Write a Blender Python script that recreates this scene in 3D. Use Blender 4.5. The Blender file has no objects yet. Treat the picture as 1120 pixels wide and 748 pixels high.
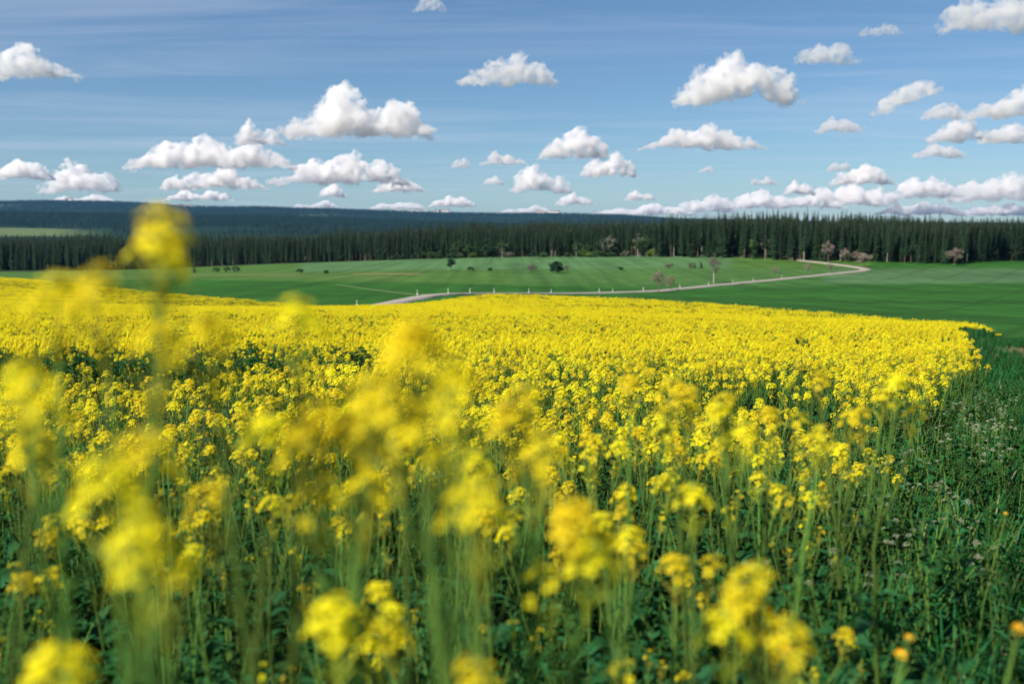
import bpy, math, random
import numpy as np
from mathutils import Vector, Matrix, Euler
R = math.radians
random.seed(7); rng = np.random.default_rng(7)
scene = bpy.context.scene

# ------------------------------------------------------------------ camera
F = 1089.0                       # focal length in pixels of a 1120 px wide frame (35 mm lens, 36 mm sensor)
CZ = 1.5                         # eye height
Y0 = 255.0                       # eye-level line in the frame
PITCH = math.atan((374 - Y0) / F)
cam_d = bpy.data.cameras.new('camera'); cam = bpy.data.objects.new('camera', cam_d)
scene.collection.objects.link(cam); scene.camera = cam
cam.location = (0, 0, CZ); cam.rotation_euler = (R(90) - PITCH, 0, 0)
cam_d.lens = 35; cam_d.sensor_width = 36; cam_d.sensor_fit = 'HORIZONTAL'
cam_d.clip_start = 0.05; cam_d.clip_end = 250000
cam_d.dof.use_dof = True; cam_d.dof.focus_distance = 9.0; cam_d.dof.aperture_fstop = 1.9

# ------------------------------------------------------------------ sky and sun
SUN_EL, SUN_AZ = 44.0, -128.0    # azimuth clockwise from the view direction
world = bpy.data.worlds.new('World'); scene.world = world; world.use_nodes = True
wn, wl = world.node_tree.nodes, world.node_tree.links
wn.clear()
sky = wn.new('ShaderNodeTexSky'); sky.sky_type = 'NISHITA'; sky.sun_disc = False
sky.sun_elevation = R(SUN_EL); sky.sun_rotation = R(SUN_AZ); sky.altitude = 500
sky.air_density = 1.0; sky.dust_density = 0.3; sky.ozone_density = 2.5
tc = wn.new('ShaderNodeTexCoord'); sp = wn.new('ShaderNodeSeparateXYZ')
wl.new(tc.outputs['Generated'], sp.inputs[0])
# thin high cirrus: streaky noise on a plane far overhead (direction / height)
mx = wn.new('ShaderNodeMath'); mx.operation = 'MAXIMUM'; mx.inputs[1].default_value = 0.03
wl.new(sp.outputs[2], mx.inputs[0])
dv = wn.new('ShaderNodeVectorMath'); dv.operation = 'DIVIDE'
cb = wn.new('ShaderNodeCombineXYZ')
for i in range(3): wl.new(mx.outputs[0], cb.inputs[i])
wl.new(tc.outputs['Generated'], dv.inputs[0]); wl.new(cb.outputs[0], dv.inputs[1])
mp = wn.new('ShaderNodeMapping'); mp.inputs['Rotation'].default_value = (0, 0, R(-14))
mp.inputs['Scale'].default_value = (0.14, 0.50, 1.0)
wl.new(dv.outputs[0], mp.inputs[0])
nz = wn.new('ShaderNodeTexNoise'); nz.inputs['Scale'].default_value = 1.5; nz.inputs['Detail'].default_value = 7
nz.inputs['Roughness'].default_value = 0.62; nz.inputs['Distortion'].default_value = 0.6
wl.new(mp.outputs[0], nz.inputs['Vector'])
cr = wn.new('ShaderNodeMapRange'); cr.inputs['From Min'].default_value = 0.46; cr.inputs['From Max'].default_value = 0.80
cr.inputs['To Min'].default_value = 0.0; cr.inputs['To Max'].default_value = 0.42
wl.new(nz.outputs['Fac'], cr.inputs['Value'])
mixc = wn.new('ShaderNodeMix'); mixc.data_type = 'RGBA'
wl.new(cr.outputs[0], mixc.inputs['Factor']); wl.new(sky.outputs[0], mixc.inputs[6])
mixc.inputs[7].default_value = (9.3, 8.3, 8.7, 1)
bg = wn.new('ShaderNodeBackground'); bg.inputs['Strength'].default_value = 0.061
tint = wn.new('ShaderNodeMix'); tint.data_type = 'RGBA'; tint.blend_type = 'MULTIPLY'; tint.inputs['Factor'].default_value = 1.0
tint.inputs[7].default_value = (0.70, 0.87, 1.0, 1); wl.new(mixc.outputs[2], tint.inputs[6])
wl.new(tint.outputs[2], bg.inputs['Color'])
wo = wn.new('ShaderNodeOutputWorld'); wl.new(bg.outputs[0], wo.inputs['Surface'])

sun_d = bpy.data.lights.new('sun', 'SUN'); sun = bpy.data.objects.new('sun', sun_d)
scene.collection.objects.link(sun)
sun_d.energy = 5.0; sun_d.angle = R(0.53); sun_d.color = (1.0, 0.94, 0.84)
sdir = Vector((math.sin(R(SUN_AZ)) * math.cos(R(SUN_EL)), math.cos(R(SUN_AZ)) * math.cos(R(SUN_EL)), math.sin(R(SUN_EL))))
sun.rotation_euler = sdir.to_track_quat('Z', 'Y').to_euler(); sun.location = sdir * 100

scene.view_settings.view_transform = 'Standard'; scene.view_settings.look = 'None'
scene.view_settings.exposure = 0.68; scene.view_settings.gamma = 1.0
scene.view_settings.use_curve_mapping = False
c = scene.cycles
c.use_denoising = True
c.max_bounces = 22; c.diffuse_bounces = 3; c.glossy_bounces = 2; c.transmission_bounces = 4
c.transparent_max_bounces = 12; c.volume_bounces = 20
c.use_adaptive_sampling = True; c.adaptive_threshold = 0.02

# ------------------------------------------------------------------ helpers
LINK = scene.collection.objects.link
def at(px, py, d):
    """the point seen at photo pixel (px, py) at distance d along the view's ground direction"""
    u, v = (px - 560) / F, (374 - py) / F
    cp, s_ = math.cos(PITCH), math.sin(PITCH)
    k = d / (cp + v * s_)
    return Vector((u * k, d, CZ + k * (v * cp - s_)))
def tag(o, label=None, cat=None, group=None, kind=None):
    if label: o['label'] = label
    if cat: o['category'] = cat
    if group: o['group'] = group
    if kind: o['kind'] = kind
    return o
def empty(name, loc=(0, 0, 0), rot=(0, 0, 0), scale=1.0):
    o = bpy.data.objects.new(name, None); LINK(o)
    o.location = loc; o.rotation_euler = rot; o.scale = (scale,) * 3
    o.empty_display_size = 0.1
    return o
def obj(name, me, parent=None, mat=None):
    o = bpy.data.objects.new(name, me); LINK(o)
    if parent is not None: o.parent = parent
    if mat is not None: o.matrix_local = mat
    return o

class MB:
    """collects faces and makes one mesh of them"""
    def __init__(s): s.v, s.f, s.m = [], [], []
    def add(s, vs, fs, m=0):
        b = len(s.v); s.v.extend(vs)
        for f in fs: s.f.append(tuple(i + b for i in f)); s.m.append(m)
    def tube(s, path, radii, n=5, m=0, cap=True):
        rings = []
        for i, p in enumerate(path):
            p = Vector(p)
            a = Vector(path[max(i - 1, 0)]); b_ = Vector(path[min(i + 1, len(path) - 1)])
            t = (b_ - a).normalized()
            x = t.orthogonal().normalized() if abs(t.z) < 0.9 else t.cross(Vector((0, 1, 0))).normalized()
            y = t.cross(x)
            rings.append([tuple(p + (x * math.cos(2 * math.pi * k / n) + y * math.sin(2 * math.pi * k / n)) * radii[i]) for k in range(n)])
        vs = [q for r_ in rings for q in r_]; fs = []
        for i in range(len(path) - 1):
            for k in range(n):
                fs.append((i * n + k, i * n + (k + 1) % n, (i + 1) * n + (k + 1) % n, (i + 1) * n + k))
        if cap: fs.append(tuple(range((len(path) - 1) * n, len(path) * n)))
        s.add(vs, fs, m)
    def box(s, a, b, m=0):
        (x0, y0, z0), (x1, y1, z1) = a, b
        s.add([(x0, y0, z0), (x1, y0, z0), (x1, y1, z0), (x0, y1, z0), (x0, y0, z1), (x1, y0, z1), (x1, y1, z1), (x0, y1, z1)],
              [(0, 3, 2, 1), (4, 5, 6, 7), (0, 1, 5, 4), (1, 2, 6, 5), (2, 3, 7, 6), (3, 0, 4, 7)], m)
    def merge(s, me_v, me_f, me_m, mat4):
        s.add([tuple(mat4 @ Vector(v)) for v in me_v], [], 0)
        b = len(s.v) - len(me_v)
        for f, m in zip(me_f, me_m): s.f.append(tuple(i + b for i in f)); s.m.append(m)
    def mesh(s, name, mats, smooth=False):
        me = bpy.data.meshes.new(name)
        me.from_pydata(s.v, [], s.f)
        for m in mats: me.materials.append(m)
        me.polygons.foreach_set('material_index', s.m)
        if smooth: me.polygons.foreach_set('use_smooth', [True] * len(s.f))
        me.update()
        return me

def nodemat(name):
    m = bpy.data.materials.new(name); m.use_nodes = True
    n, l = m.node_tree.nodes, m.node_tree.links
    n.clear()
    return m, n, l, n.new('ShaderNodeOutputMaterial')
def vary(n, l, col, hue=0.02, val=0.35, scale=0.0, bright=1.0):
    """colour with a random hue / value shift for each object (or instance) and, if scale, with a noise"""
    rgb = n.new('ShaderNodeRGB'); rgb.outputs[0].default_value = (*col, 1)
    oi = n.new('ShaderNodeObjectInfo')
    src = oi.outputs['Random']
    if scale:
        t = n.new('ShaderNodeTexCoord'); q = n.new('ShaderNodeTexNoise'); q.inputs['Scale'].default_value = scale
        q.inputs['Detail'].default_value = 4
        l.new(t.outputs['Object'], q.inputs['Vector'])
        mm = n.new('ShaderNodeMath'); mm.operation = 'ADD'; l.new(src, mm.inputs[0]); l.new(q.outputs['Fac'], mm.inputs[1])
        m2 = n.new('ShaderNodeMath'); m2.operation = 'MULTIPLY'; l.new(mm.outputs[0], m2.inputs[0]); m2.inputs[1].default_value = 0.5
        src = m2.outputs[0]
    h = n.new('ShaderNodeHueSaturation')
    a = n.new('ShaderNodeMapRange'); a.inputs['To Min'].default_value = 0.5 - hue; a.inputs['To Max'].default_value = 0.5 + hue
    b = n.new('ShaderNodeMapRange'); b.inputs['To Min'].default_value = bright * (1 - val); b.inputs['To Max'].default_value = bright * (1 + val)
    l.new(src, a.inputs[0]); l.new(src, b.inputs[0])
    l.new(a.outputs[0], h.inputs['Hue']); l.new(b.outputs[0], h.inputs['Value']); l.new(rgb.outputs[0], h.inputs['Color'])
    return h.outputs[0]
def leafmat(name, col, trans=0.3, rough=0.5, hue=0.02, val=0.3, scale=0.0, spec=0.3, tcol=None):
    m, n, l, o = nodemat(name)
    cs = vary(n, l, col, hue, val, scale)
    p = n.new('ShaderNodeBsdfPrincipled'); p.inputs['Roughness'].default_value = rough
    p.inputs['Specular IOR Level'].default_value = spec
    l.new(cs, p.inputs['Base Color'])
    t = n.new('ShaderNodeBsdfTranslucent')
    if tcol: t.inputs[0].default_value = (*tcol, 1)
    else: l.new(cs, t.inputs[0])
    mx = n.new('ShaderNodeMixShader'); mx.inputs[0].default_value = trans
    l.new(p.outputs[0], mx.inputs[1]); l.new(t.outputs[0], mx.inputs[2]); l.new(mx.outputs[0], o.inputs[0])
    return m
def plain(name, col, rough=0.8, spec=0.3, scale=0.0, val=0.2, bump=0.0, bscale=20):
    m, n, l, o = nodemat(name)
    p = n.new('ShaderNodeBsdfPrincipled'); p.inputs['Roughness'].default_value = rough
    p.inputs['Specular IOR Level'].default_value = spec
    l.new(vary(n, l, col, 0.01, val, scale), p.inputs['Base Color'])
    if bump:
        t = n.new('ShaderNodeTexNoise'); t.inputs['Scale'].default_value = bscale; t.inputs['Detail'].default_value = 6
        tcn = n.new('ShaderNodeTexCoord'); l.new(tcn.outputs['Object'], t.inputs['Vector'])
        b = n.new('ShaderNodeBump'); b.inputs['Strength'].default_value = bump; l.new(t.outputs['Fac'], b.inputs['Height'])
        l.new(b.outputs[0], p.inputs['Normal'])
    l.new(p.outputs[0], o.inputs[0])
    return m

M = {}
M['petal'] = leafmat('petal_yellow', (0.95, 0.79, 0.016), 0.50, 0.6, 0.012, 0.10, 0, 0.15)
M['bud'] = leafmat('bud_green', (0.34, 0.36, 0.03), 0.2, 0.6, 0.02, 0.2)
M['stem'] = leafmat('stem_green', (0.082, 0.150, 0.026), 0.08, 0.7, 0.02, 0.3, 0, 0.1)
M['leaf'] = leafmat('rape_leaf', (0.020, 0.088, 0.022), 0.30, 0.6, 0.02, 0.35, 0, 0.15)
M['weedleaf'] = leafmat('weed_leaf', (0.018, 0.092, 0.018), 0.30, 0.6, 0.03, 0.5, 0, 0.15)
M['weedflower'] = leafmat('weed_flower', (0.27, 0.30, 0.19), 0.3, 0.7, 0.02, 0.25)
M['orange'] = leafmat('hawkweed_petal', (0.85, 0.44, 0.01), 0.3, 0.6, 0.01, 0.1)
M['grass'] = leafmat('grass_blade', (0.014, 0.090, 0.018), 0.3, 0.6, 0.025, 0.45, 0, 0.12)
M['drygrass'] = leafmat('dry_grass_blade', (0.22, 0.20, 0.09), 0.3, 0.6, 0.02, 0.3)
M['spruce'] = leafmat('spruce_needles', (0.021, 0.047, 0.017), 0.10, 0.7, 0.035, 0.95, 0.35, 0.25)
M['farwood'] = leafmat('far_spruce_needles', (0.011, 0.030, 0.019), 0.05, 0.8, 0.02, 0.5, 0, 0.1)
M['pine'] = leafmat('pine_needles', (0.022, 0.048, 0.020), 0.10, 0.7, 0.04, 0.95, 0.35, 0.25)
M['broad'] = leafmat('broadleaf_green', (0.045, 0.10, 0.025), 0.3, 0.5, 0.03, 0.35, 0.5)
M['darkbroad'] = leafmat('dark_broadleaf', (0.018, 0.055, 0.020), 0.2, 0.5, 0.02, 0.3, 0.5)
M['fresh'] = leafmat('fresh_spring_leaf', (0.13, 0.22, 0.035), 0.35, 0.5, 0.02, 0.3, 0.5)
M['budding'] = leafmat('budding_twig', (0.23, 0.185, 0.145), 0.2, 0.7, 0.02, 0.25, 0.5)
M['greybush'] = leafmat('grey_twig', (0.17, 0.16, 0.11), 0.2, 0.7, 0.02, 0.25, 0.5)
M['bark'] = plain('bark', (0.14, 0.10, 0.075), 0.9, 0.2, 3, 0.3, 0.4)
M['palebark'] = plain('pale_bark', (0.33, 0.30, 0.26), 0.85, 0.2, 3, 0.3, 0.3)
M['pinebark'] = plain('pine_bark', (0.16, 0.11, 0.075), 0.9, 0.2, 3, 0.3, 0.3)
M['road'] = plain('road_surface', (0.30, 0.265, 0.225), 0.95, 0.2, 0.4, 0.15, 0.2, 6)
M['track'] = plain('grassy_track', (0.075, 0.115, 0.04), 0.95, 0.2, 0.4, 0.25, 0.2, 6)
M['postwhite'] = plain('post_white', (0.80, 0.80, 0.78), 0.5, 0.4, 0, 0.03)
M['postblack'] = plain('post_black', (0.03, 0.03, 0.03), 0.5, 0.4)
M['reflector'] = plain('reflector_amber', (0.75, 0.35, 0.05), 0.3, 0.6)
M['wall'] = plain('house_plaster', (0.80, 0.78, 0.73), 0.9, 0.2, 0, 0.12)
M['roof'] = plain('house_roof', (0.20, 0.09, 0.06), 0.9, 0.2, 0, 0.35)
M['window'] = plain('house_window', (0.04, 0.05, 0.06), 0.2, 0.5)

# ------------------------------------------------------------------ terrain
CTRL = []
for y in (-60, -20, 0, 8, 16, 26, 38):
    for x in (-60, -25, -8, 0, 8, 25, 60): CTRL.append((x, y, -0.088 * y if y < 30 else -2.64 - .055 * (y - 30)))
CAN = 1.0                       # height of the rape canopy
def cg(px, py, d, dz=0.0):
    p = at(px, py, d); CTRL.append((p.x, p.y, p.z - dz))
# rape field, far part (pixel of the canopy)
for a in ((-300, 297, 300), (0, 303, 260), (180, 320, 190), (360, 335, 145), (440, 337, 132), (480, 329, 132), (530, 321, 130),
          (600, 323, 120), (700, 327, 110), (800, 333, 97), (900, 341, 85), (1050, 353, 70), (1130, 357, 64), (0, 329, 100), (300, 336, 90), (560, 340, 60), (-200, 325, 120)): cg(*a, CAN)
# valley meadow, road and the foot of the forest
for a in ((200, 310, 250), (410, 336, 152), (450, 328, 168), (490, 322.5, 195), (560, 321.5, 230), (650, 321, 262), (720, 318.5, 285), (835, 307, 365), (940, 296.5, 432),
          (925, 291.5, 462), (900, 288, 487), (870, 284.2, 520), (1120, 350, 125), (1120, 330, 200), (1000, 312, 330), (1120, 300, 400), (900, 322, 250), (1000, 337, 170), (1300, 330, 200), (1300, 300, 420),
          (-300, 298, 740), (0, 296, 700), (140, 295, 690), (250, 290.5, 680), (330, 287.5, 660), (430, 284.5, 640), (480, 283, 620), (560, 281.5, 600),
          (650, 281, 580), (750, 280, 560), (830, 280, 545), (870, 281.5, 540), (900, 282.5, 530), (930, 284, 515), (960, 286, 495), (1040, 289.5, 470), (1130, 282, 640), (1400, 282, 640),
          (0, 299, 480), (250, 300, 420), (400, 304, 330), (500, 300, 380), (600, 300, 400), (700, 296, 430), (800, 290, 470)): cg(*a)
for a in ((-700, 900, -34), (-300, 950, -26), (0, 950, -19), (300, 950, -19), (700, 950, -20), (-700, 300, -14), (700, 300, -14), (-700, 0, -2), (700, 0, -2), (-500, -60, 2), (500, -60, 2)): CTRL.append(a)
CT = np.array(CTRL, float)
def _phi(r2): return 0.5 * r2 * np.log(r2 + 1e-9)
def _solve():
    P = CT[:, :2] / 100.0; n = len(P)
    d2 = ((P[:, None] - P[None]) ** 2).sum(-1)
    A = np.zeros((n + 3, n + 3)); A[:n, :n] = _phi(d2) + np.eye(n) * 0.004
    A[:n, n] = 1; A[:n, n + 1:] = P; A[n, :n] = 1; A[n + 1:, :n] = P.T
    return np.linalg.solve(A, np.concatenate([CT[:, 2], [0, 0, 0]])), P
TW, TP = _solve()
def height(x, y):
    x = np.asarray(x, float); y = np.asarray(y, float); sh = x.shape
    X = np.clip(x.ravel(), -900, 900); Yc = np.clip(y.ravel(), -80, 1000)
    out = np.empty(len(X))
    for i in range(0, len(X), 20000):
        q = np.stack([X[i:i + 20000], Yc[i:i + 20000]], 1) / 100.0
        d2 = ((q[:, None] - TP[None]) ** 2).sum(-1)
        out[i:i + 20000] = _phi(d2) @ TW[:-3] + TW[-3] + q @ TW[-2:]
    far = np.clip((y.ravel() - 950) / 1500, 0, 1)
    out = out * (1 - far) + -32 * far
    side = np.clip((np.abs(x.ravel()) - 700) / 800, 0, 1); out = out * (1 - side * far)  + -32 * side * far
    return out.reshape(sh)
def hz(x, y): return float(height(np.array([x]), np.array([y]))[0])
def inpoly(px, py, poly):
    px = np.asarray(px); py = np.asarray(py); r_ = np.zeros(px.shape, bool); n = len(poly)
    for i in range(n):
        x0, y0 = poly[i]; x1, y1 = poly[(i + 1) % n]
        if y0 == y1: continue
        cnd = (y0 > py) != (y1 > py)
        r_ ^= cnd & (px < (x1 - x0) * (py - y0) / (y1 - y0) + x0)
    return r_
def xd(px, d): return ((px - 560) / F * d * 1.003, d)
FIELD = [xd(-300, 320), xd(0, 260), xd(180, 190), xd(360, 145), xd(440, 131), xd(530, 130), xd(600, 120), xd(700, 110), xd(800, 97), xd(900, 85), xd(1050, 70),
         xd(1108, 65), xd(1085, 60.5), xd(1045, 57), xd(1040, 45), xd(1062, 29), (6.2, 13.0), (3.7, 8.0), (2.2, 5.2), (1.0, 3.4), (0.9, 0.9), (-2.5, 0.8), (-4, -6), (-60, -6), (-240, 60)]
def fbm(x, y, s, seed=0):
    """cheap smooth value noise 0..1"""
    r2 = np.random.default_rng(seed); t = r2.random((64, 64)); o = 0; amp = 0.5; tot = 0
    for k in range(3):
        u, v = np.asarray(x) / s * 2 ** k, np.asarray(y) / s * 2 ** k
        i, j = np.floor(u).astype(int), np.floor(v).astype(int); fu, fv = u - i, v - j
        fu = fu * fu * (3 - 2 * fu); fv = fv * fv * (3 - 2 * fv)
        g = lambda a, b: t[a % 64, b % 64]
        o = o + amp * ((g(i, j) * (1 - fu) + g(i + 1, j) * fu) * (1 - fv) + (g(i, j + 1) * (1 - fu) + g(i + 1, j + 1) * fu) * fv)
        tot += amp; amp *= 0.5
    return o / tot

def axis(parts):
    v = []
    for a, b, s in parts: v += list(np.arange(a, b, s))
    return np.array(v + [parts[-1][1]])
xs = axis([(-14000, -3000, 1000), (-3000, -900, 210), (-900, -450, 22), (-450, -60, 4), (-60, -12, 1.5), (-12, 14, 0.5), (14, 60, 1.5), (60, 450, 4), (450, 900, 22), (900, 3000, 210), (3000, 14000, 1000)])
ys = axis([(-400, -20, 40), (-20, 0, 2), (0, 16, 0.5), (16, 60, 1.5), (60, 200, 2.5), (200, 620, 3.5), (620, 1000, 12), (1000, 2500, 75), (2500, 14000, 500)])
GX, GY = np.meshgrid(xs, ys); GZ = height(GX, GY)
nearg = (GY < 60) & (np.abs(GX) < 60)
GZ = GZ + np.where(nearg, (fbm(GX, GY, 1.3, 3) - 0.5) * 0.08, 0)
nx, ny = len(xs), len(ys)
me = bpy.data.meshes.new('ground')
vid = np.arange(nx * ny).reshape(ny, nx)
faces = np.stack([vid[:-1, :-1], vid[:-1, 1:], vid[1:, 1:], vid[1:, :-1]], -1).reshape(-1, 4)
me.from_pydata(np.stack([GX, GY, GZ], -1).reshape(-1, 3).tolist(), [], faces.tolist())
me.polygons.foreach_set('use_smooth', [True] * len(faces))
# what grows where: parcels of the valley, as they are sown
def parcels(x, y):
    n = x.shape; col = np.empty(n + (3,)); col[:] = (0.022, 0.088, 0.010)       # young green crop
    px = 560 + x / np.maximum(y, 1) * F / 1.003
    st = fbm(x * 0.35, y, 14, 11); st2 = fbm(x * 0.12, y, 40, 12)
    col = col * (0.72 + 0.56 * st[..., None]) * (0.8 + 0.4 * st2[..., None])
    def paint(mask, c_, k=1.0):
        w = (mask * k)[..., None]; col[...] = col * (1 - w) + np.array(c_) * w * (0.8 + 0.4 * st[..., None])
    sm = lambda v, a, b: np.clip((v - a) / (b - a), 0, 1)
    # paler grassland towards the forest
    far_line = 300 + 60 * np.sin(x * 0.006) + np.where(px > 760, (px - 760) * 0.35, 0)
    paint(sm(y, far_line, far_line + 25) * (px < 950), (0.060, 0.122, 0.022), 0.85)
    paint(sm(y, 430, 450) * (px > 330) * (px < 800), (0.066, 0.142, 0.052), 0.9)
    paint(sm(y, 300, 330) * (1 - sm(y, 430, 470)) * (px > 560) * (px < 900), (0.050, 0.120, 0.030), 0.6)
    paint((px > 900) * sm(y, 330, 350) * (1 - sm(y, 430, 460)), (0.075, 0.135, 0.062), 0.7)
    paint((y > 372) * (y < 392) * (px > 375 + 20 * st) * (px < 462), (0.20, 0.130, 0.070), 0.8)          # brown strip
    paint((y > 330) * (y < 350) * (px > 300) * (px < 440) , (0.10, 0.14, 0.05), 0.4)
    paint((y > 360) * (y < 420) * (px > 200) * (px < 330), (0.15, 0.15, 0.06), 0.5)
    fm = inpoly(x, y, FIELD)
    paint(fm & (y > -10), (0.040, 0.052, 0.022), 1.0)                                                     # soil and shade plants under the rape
    d = np.hypot(x - 21, (y - 39) * .6); paint((~fm) * np.clip(1.5 - d / 3.6, 0, 1), (0.16, 0.125, 0.065), 0.8)    # bare patch on the headland
    paint(y > 640, (0.03, 0.05, 0.02), sm(y, 640, 720).max() * 1.0)
    return col
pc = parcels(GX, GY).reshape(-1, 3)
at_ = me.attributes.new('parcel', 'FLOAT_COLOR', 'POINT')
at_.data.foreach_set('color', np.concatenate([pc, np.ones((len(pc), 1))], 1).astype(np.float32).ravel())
gm, n, l, o_ = nodemat('meadow_ground')
a = n.new('ShaderNodeAttribute'); a.attribute_name = 'parcel'
t = n.new('ShaderNodeTexCoord')
n1 = n.new('ShaderNodeTexNoise'); n1.inputs['Scale'].default_value = 0.35; n1.inputs['Detail'].default_value = 8; n1.inputs['Roughness'].default_value = 0.7
n2 = n.new('ShaderNodeTexNoise'); n2.inputs['Scale'].default_value = 9; n2.inputs['Detail'].default_value = 5
l.new(t.outputs['Object'], n1.inputs['Vector']); l.new(t.outputs['Object'], n2.inputs['Vector'])
mr = n.new('ShaderNodeMapRange'); mr.inputs['From Min'].default_value = 0.3; mr.inputs['From Max'].default_value = 0.7; mr.inputs['To Min'].default_value = 0.72; mr.inputs['To Max'].default_value = 1.28
l.new(n1.outputs['Fac'], mr.inputs['Value'])
mp = n.new('ShaderNodeMapping'); mp.inputs['Rotation'].default_value = (0, 0, R(58)); mp.inputs['Scale'].default_value = (1, .03, 1)
l.new(t.outputs['Object'], mp.inputs[0])
n3 = n.new('ShaderNodeTexNoise'); n3.inputs['Scale'].default_value = 0.22; n3.inputs['Detail'].default_value = 4; l.new(mp.outputs[0], n3.inputs['Vector'])
m3 = n.new('ShaderNodeMapRange'); m3.inputs['From Min'].default_value = 0.3; m3.inputs['From Max'].default_value = 0.7; m3.inputs['To Min'].default_value = 0.74; m3.inputs['To Max'].default_value = 1.26
l.new(n3.outputs['Fac'], m3.inputs['Value'])
mm3 = n.new('ShaderNodeMath'); mm3.operation = 'MULTIPLY'; l.new(m3.outputs[0], mm3.inputs[0]); l.new(mr.outputs[0], mm3.inputs[1])
wv = n.new('ShaderNodeTexWave'); wv.inputs['Scale'].default_value = 0.018; wv.inputs['Distortion'].default_value = 1.2; wv.inputs['Detail Scale'].default_value = .3; wv.wave_profile = 'SIN'
mp2 = n.new('ShaderNodeMapping'); mp2.inputs['Rotation'].default_value = (0, 0, R(32)); l.new(t.outputs['Object'], mp2.inputs[0]); l.new(mp2.outputs[0], wv.inputs['Vector'])
m4 = n.new('ShaderNodeMapRange'); m4.inputs['From Min'].default_value = 0.975; m4.inputs['From Max'].default_value = 1.0; m4.inputs['To Min'].default_value = 1.0; m4.inputs['To Max'].default_value = 0.72
l.new(wv.outputs['Fac'], m4.inputs['Value'])
mm4 = n.new('ShaderNodeMath'); mm4.operation = 'MULTIPLY'; l.new(mm3.outputs[0], mm4.inputs[0]); l.new(m4.outputs[0], mm4.inputs[1])
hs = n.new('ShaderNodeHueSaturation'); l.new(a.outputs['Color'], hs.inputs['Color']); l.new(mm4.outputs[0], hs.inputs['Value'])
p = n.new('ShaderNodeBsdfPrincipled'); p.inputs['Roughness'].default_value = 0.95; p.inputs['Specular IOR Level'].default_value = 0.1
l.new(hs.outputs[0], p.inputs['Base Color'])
bm_ = n.new('ShaderNodeBump'); bm_.inputs['Strength'].default_value = 0.5; bm_.inputs['Distance'].default_value = 0.1
l.new(n2.outputs['Fac'], bm_.inputs['Height']); l.new(bm_.outputs[0], p.inputs['Normal']); l.new(p.outputs[0], o_.inputs[0])
me.materials.append(gm)
tag(obj('ground', me), kind='structure')

# roads, draped strips a hand above the ground
def smooth_path(pts, step):
    P = [np.array(q, float) for q in pts]; out = []
    for i in range(len(P) - 1):
        p0, p1, p2, p3 = P[max(i - 1, 0)], P[i], P[i + 1], P[min(i + 2, len(P) - 1)]
        k = max(2, int(np.linalg.norm(p2 - p1) / step))
        for j in range(k):
            t_ = j / k
            out.append(0.5 * (2 * p1 + (p2 - p0) * t_ + (2 * p0 - 5 * p1 + 4 * p2 - p3) * t_ ** 2 + (-p0 + 3 * p1 - 3 * p2 + p3) * t_ ** 3))
    out.append(P[-1]); return np.array(out)
def road(name, pts, w, lift=0.25, rag=0.15, mat='road'):
    path = smooth_path(pts, 3.0); mb = MB(); prev = None
    for i, q in enumerate(path):
        tdir = path[min(i + 1, len(path) - 1)] - path[max(i - 1, 0)]; tdir /= np.linalg.norm(tdir)
        nrm = np.array([-tdir[1], tdir[0]]); row = []
        for k, s_ in enumerate((-1.12, -1, -0.33, 0.33, 1, 1.12)):
            e = q + nrm * (s_ * w / 2 + random.uniform(-rag, rag) * (abs(s_) >= 1))
            row.append((e[0], e[1], hz(*e) + (lift if abs(s_) <= 1 else -0.3)))
        mb.v.extend(row)
        if i:
            b = len(mb.v) - 12
            for k in range(5): mb.f.append((b + k, b + k + 1, b + 7 + k, b + 6 + k)); mb.m.append(0)
    return tag(obj(name, mb.mesh(name, [M[mat]], True)), kind='structure'), path
ROADPX = [(330, 118), (385, 142), (412, 152), (450, 168), (490, 195), (560, 230), (650, 262), (720, 285), (780, 325), (835, 362), (890, 397), (925, 421), (940, 431), (945, 440), (938, 452), (915, 473), (890, 496), (872, 514), (862, 528), (856, 545)]
_, RPATH = road('road', [xd(*q) for q in ROADPX], 3.8)
road('path', [xd(480, 192), xd(450, 205), xd(415, 235), xd(370, 268)], 1.1, 0.12, .3, 'track')

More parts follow.
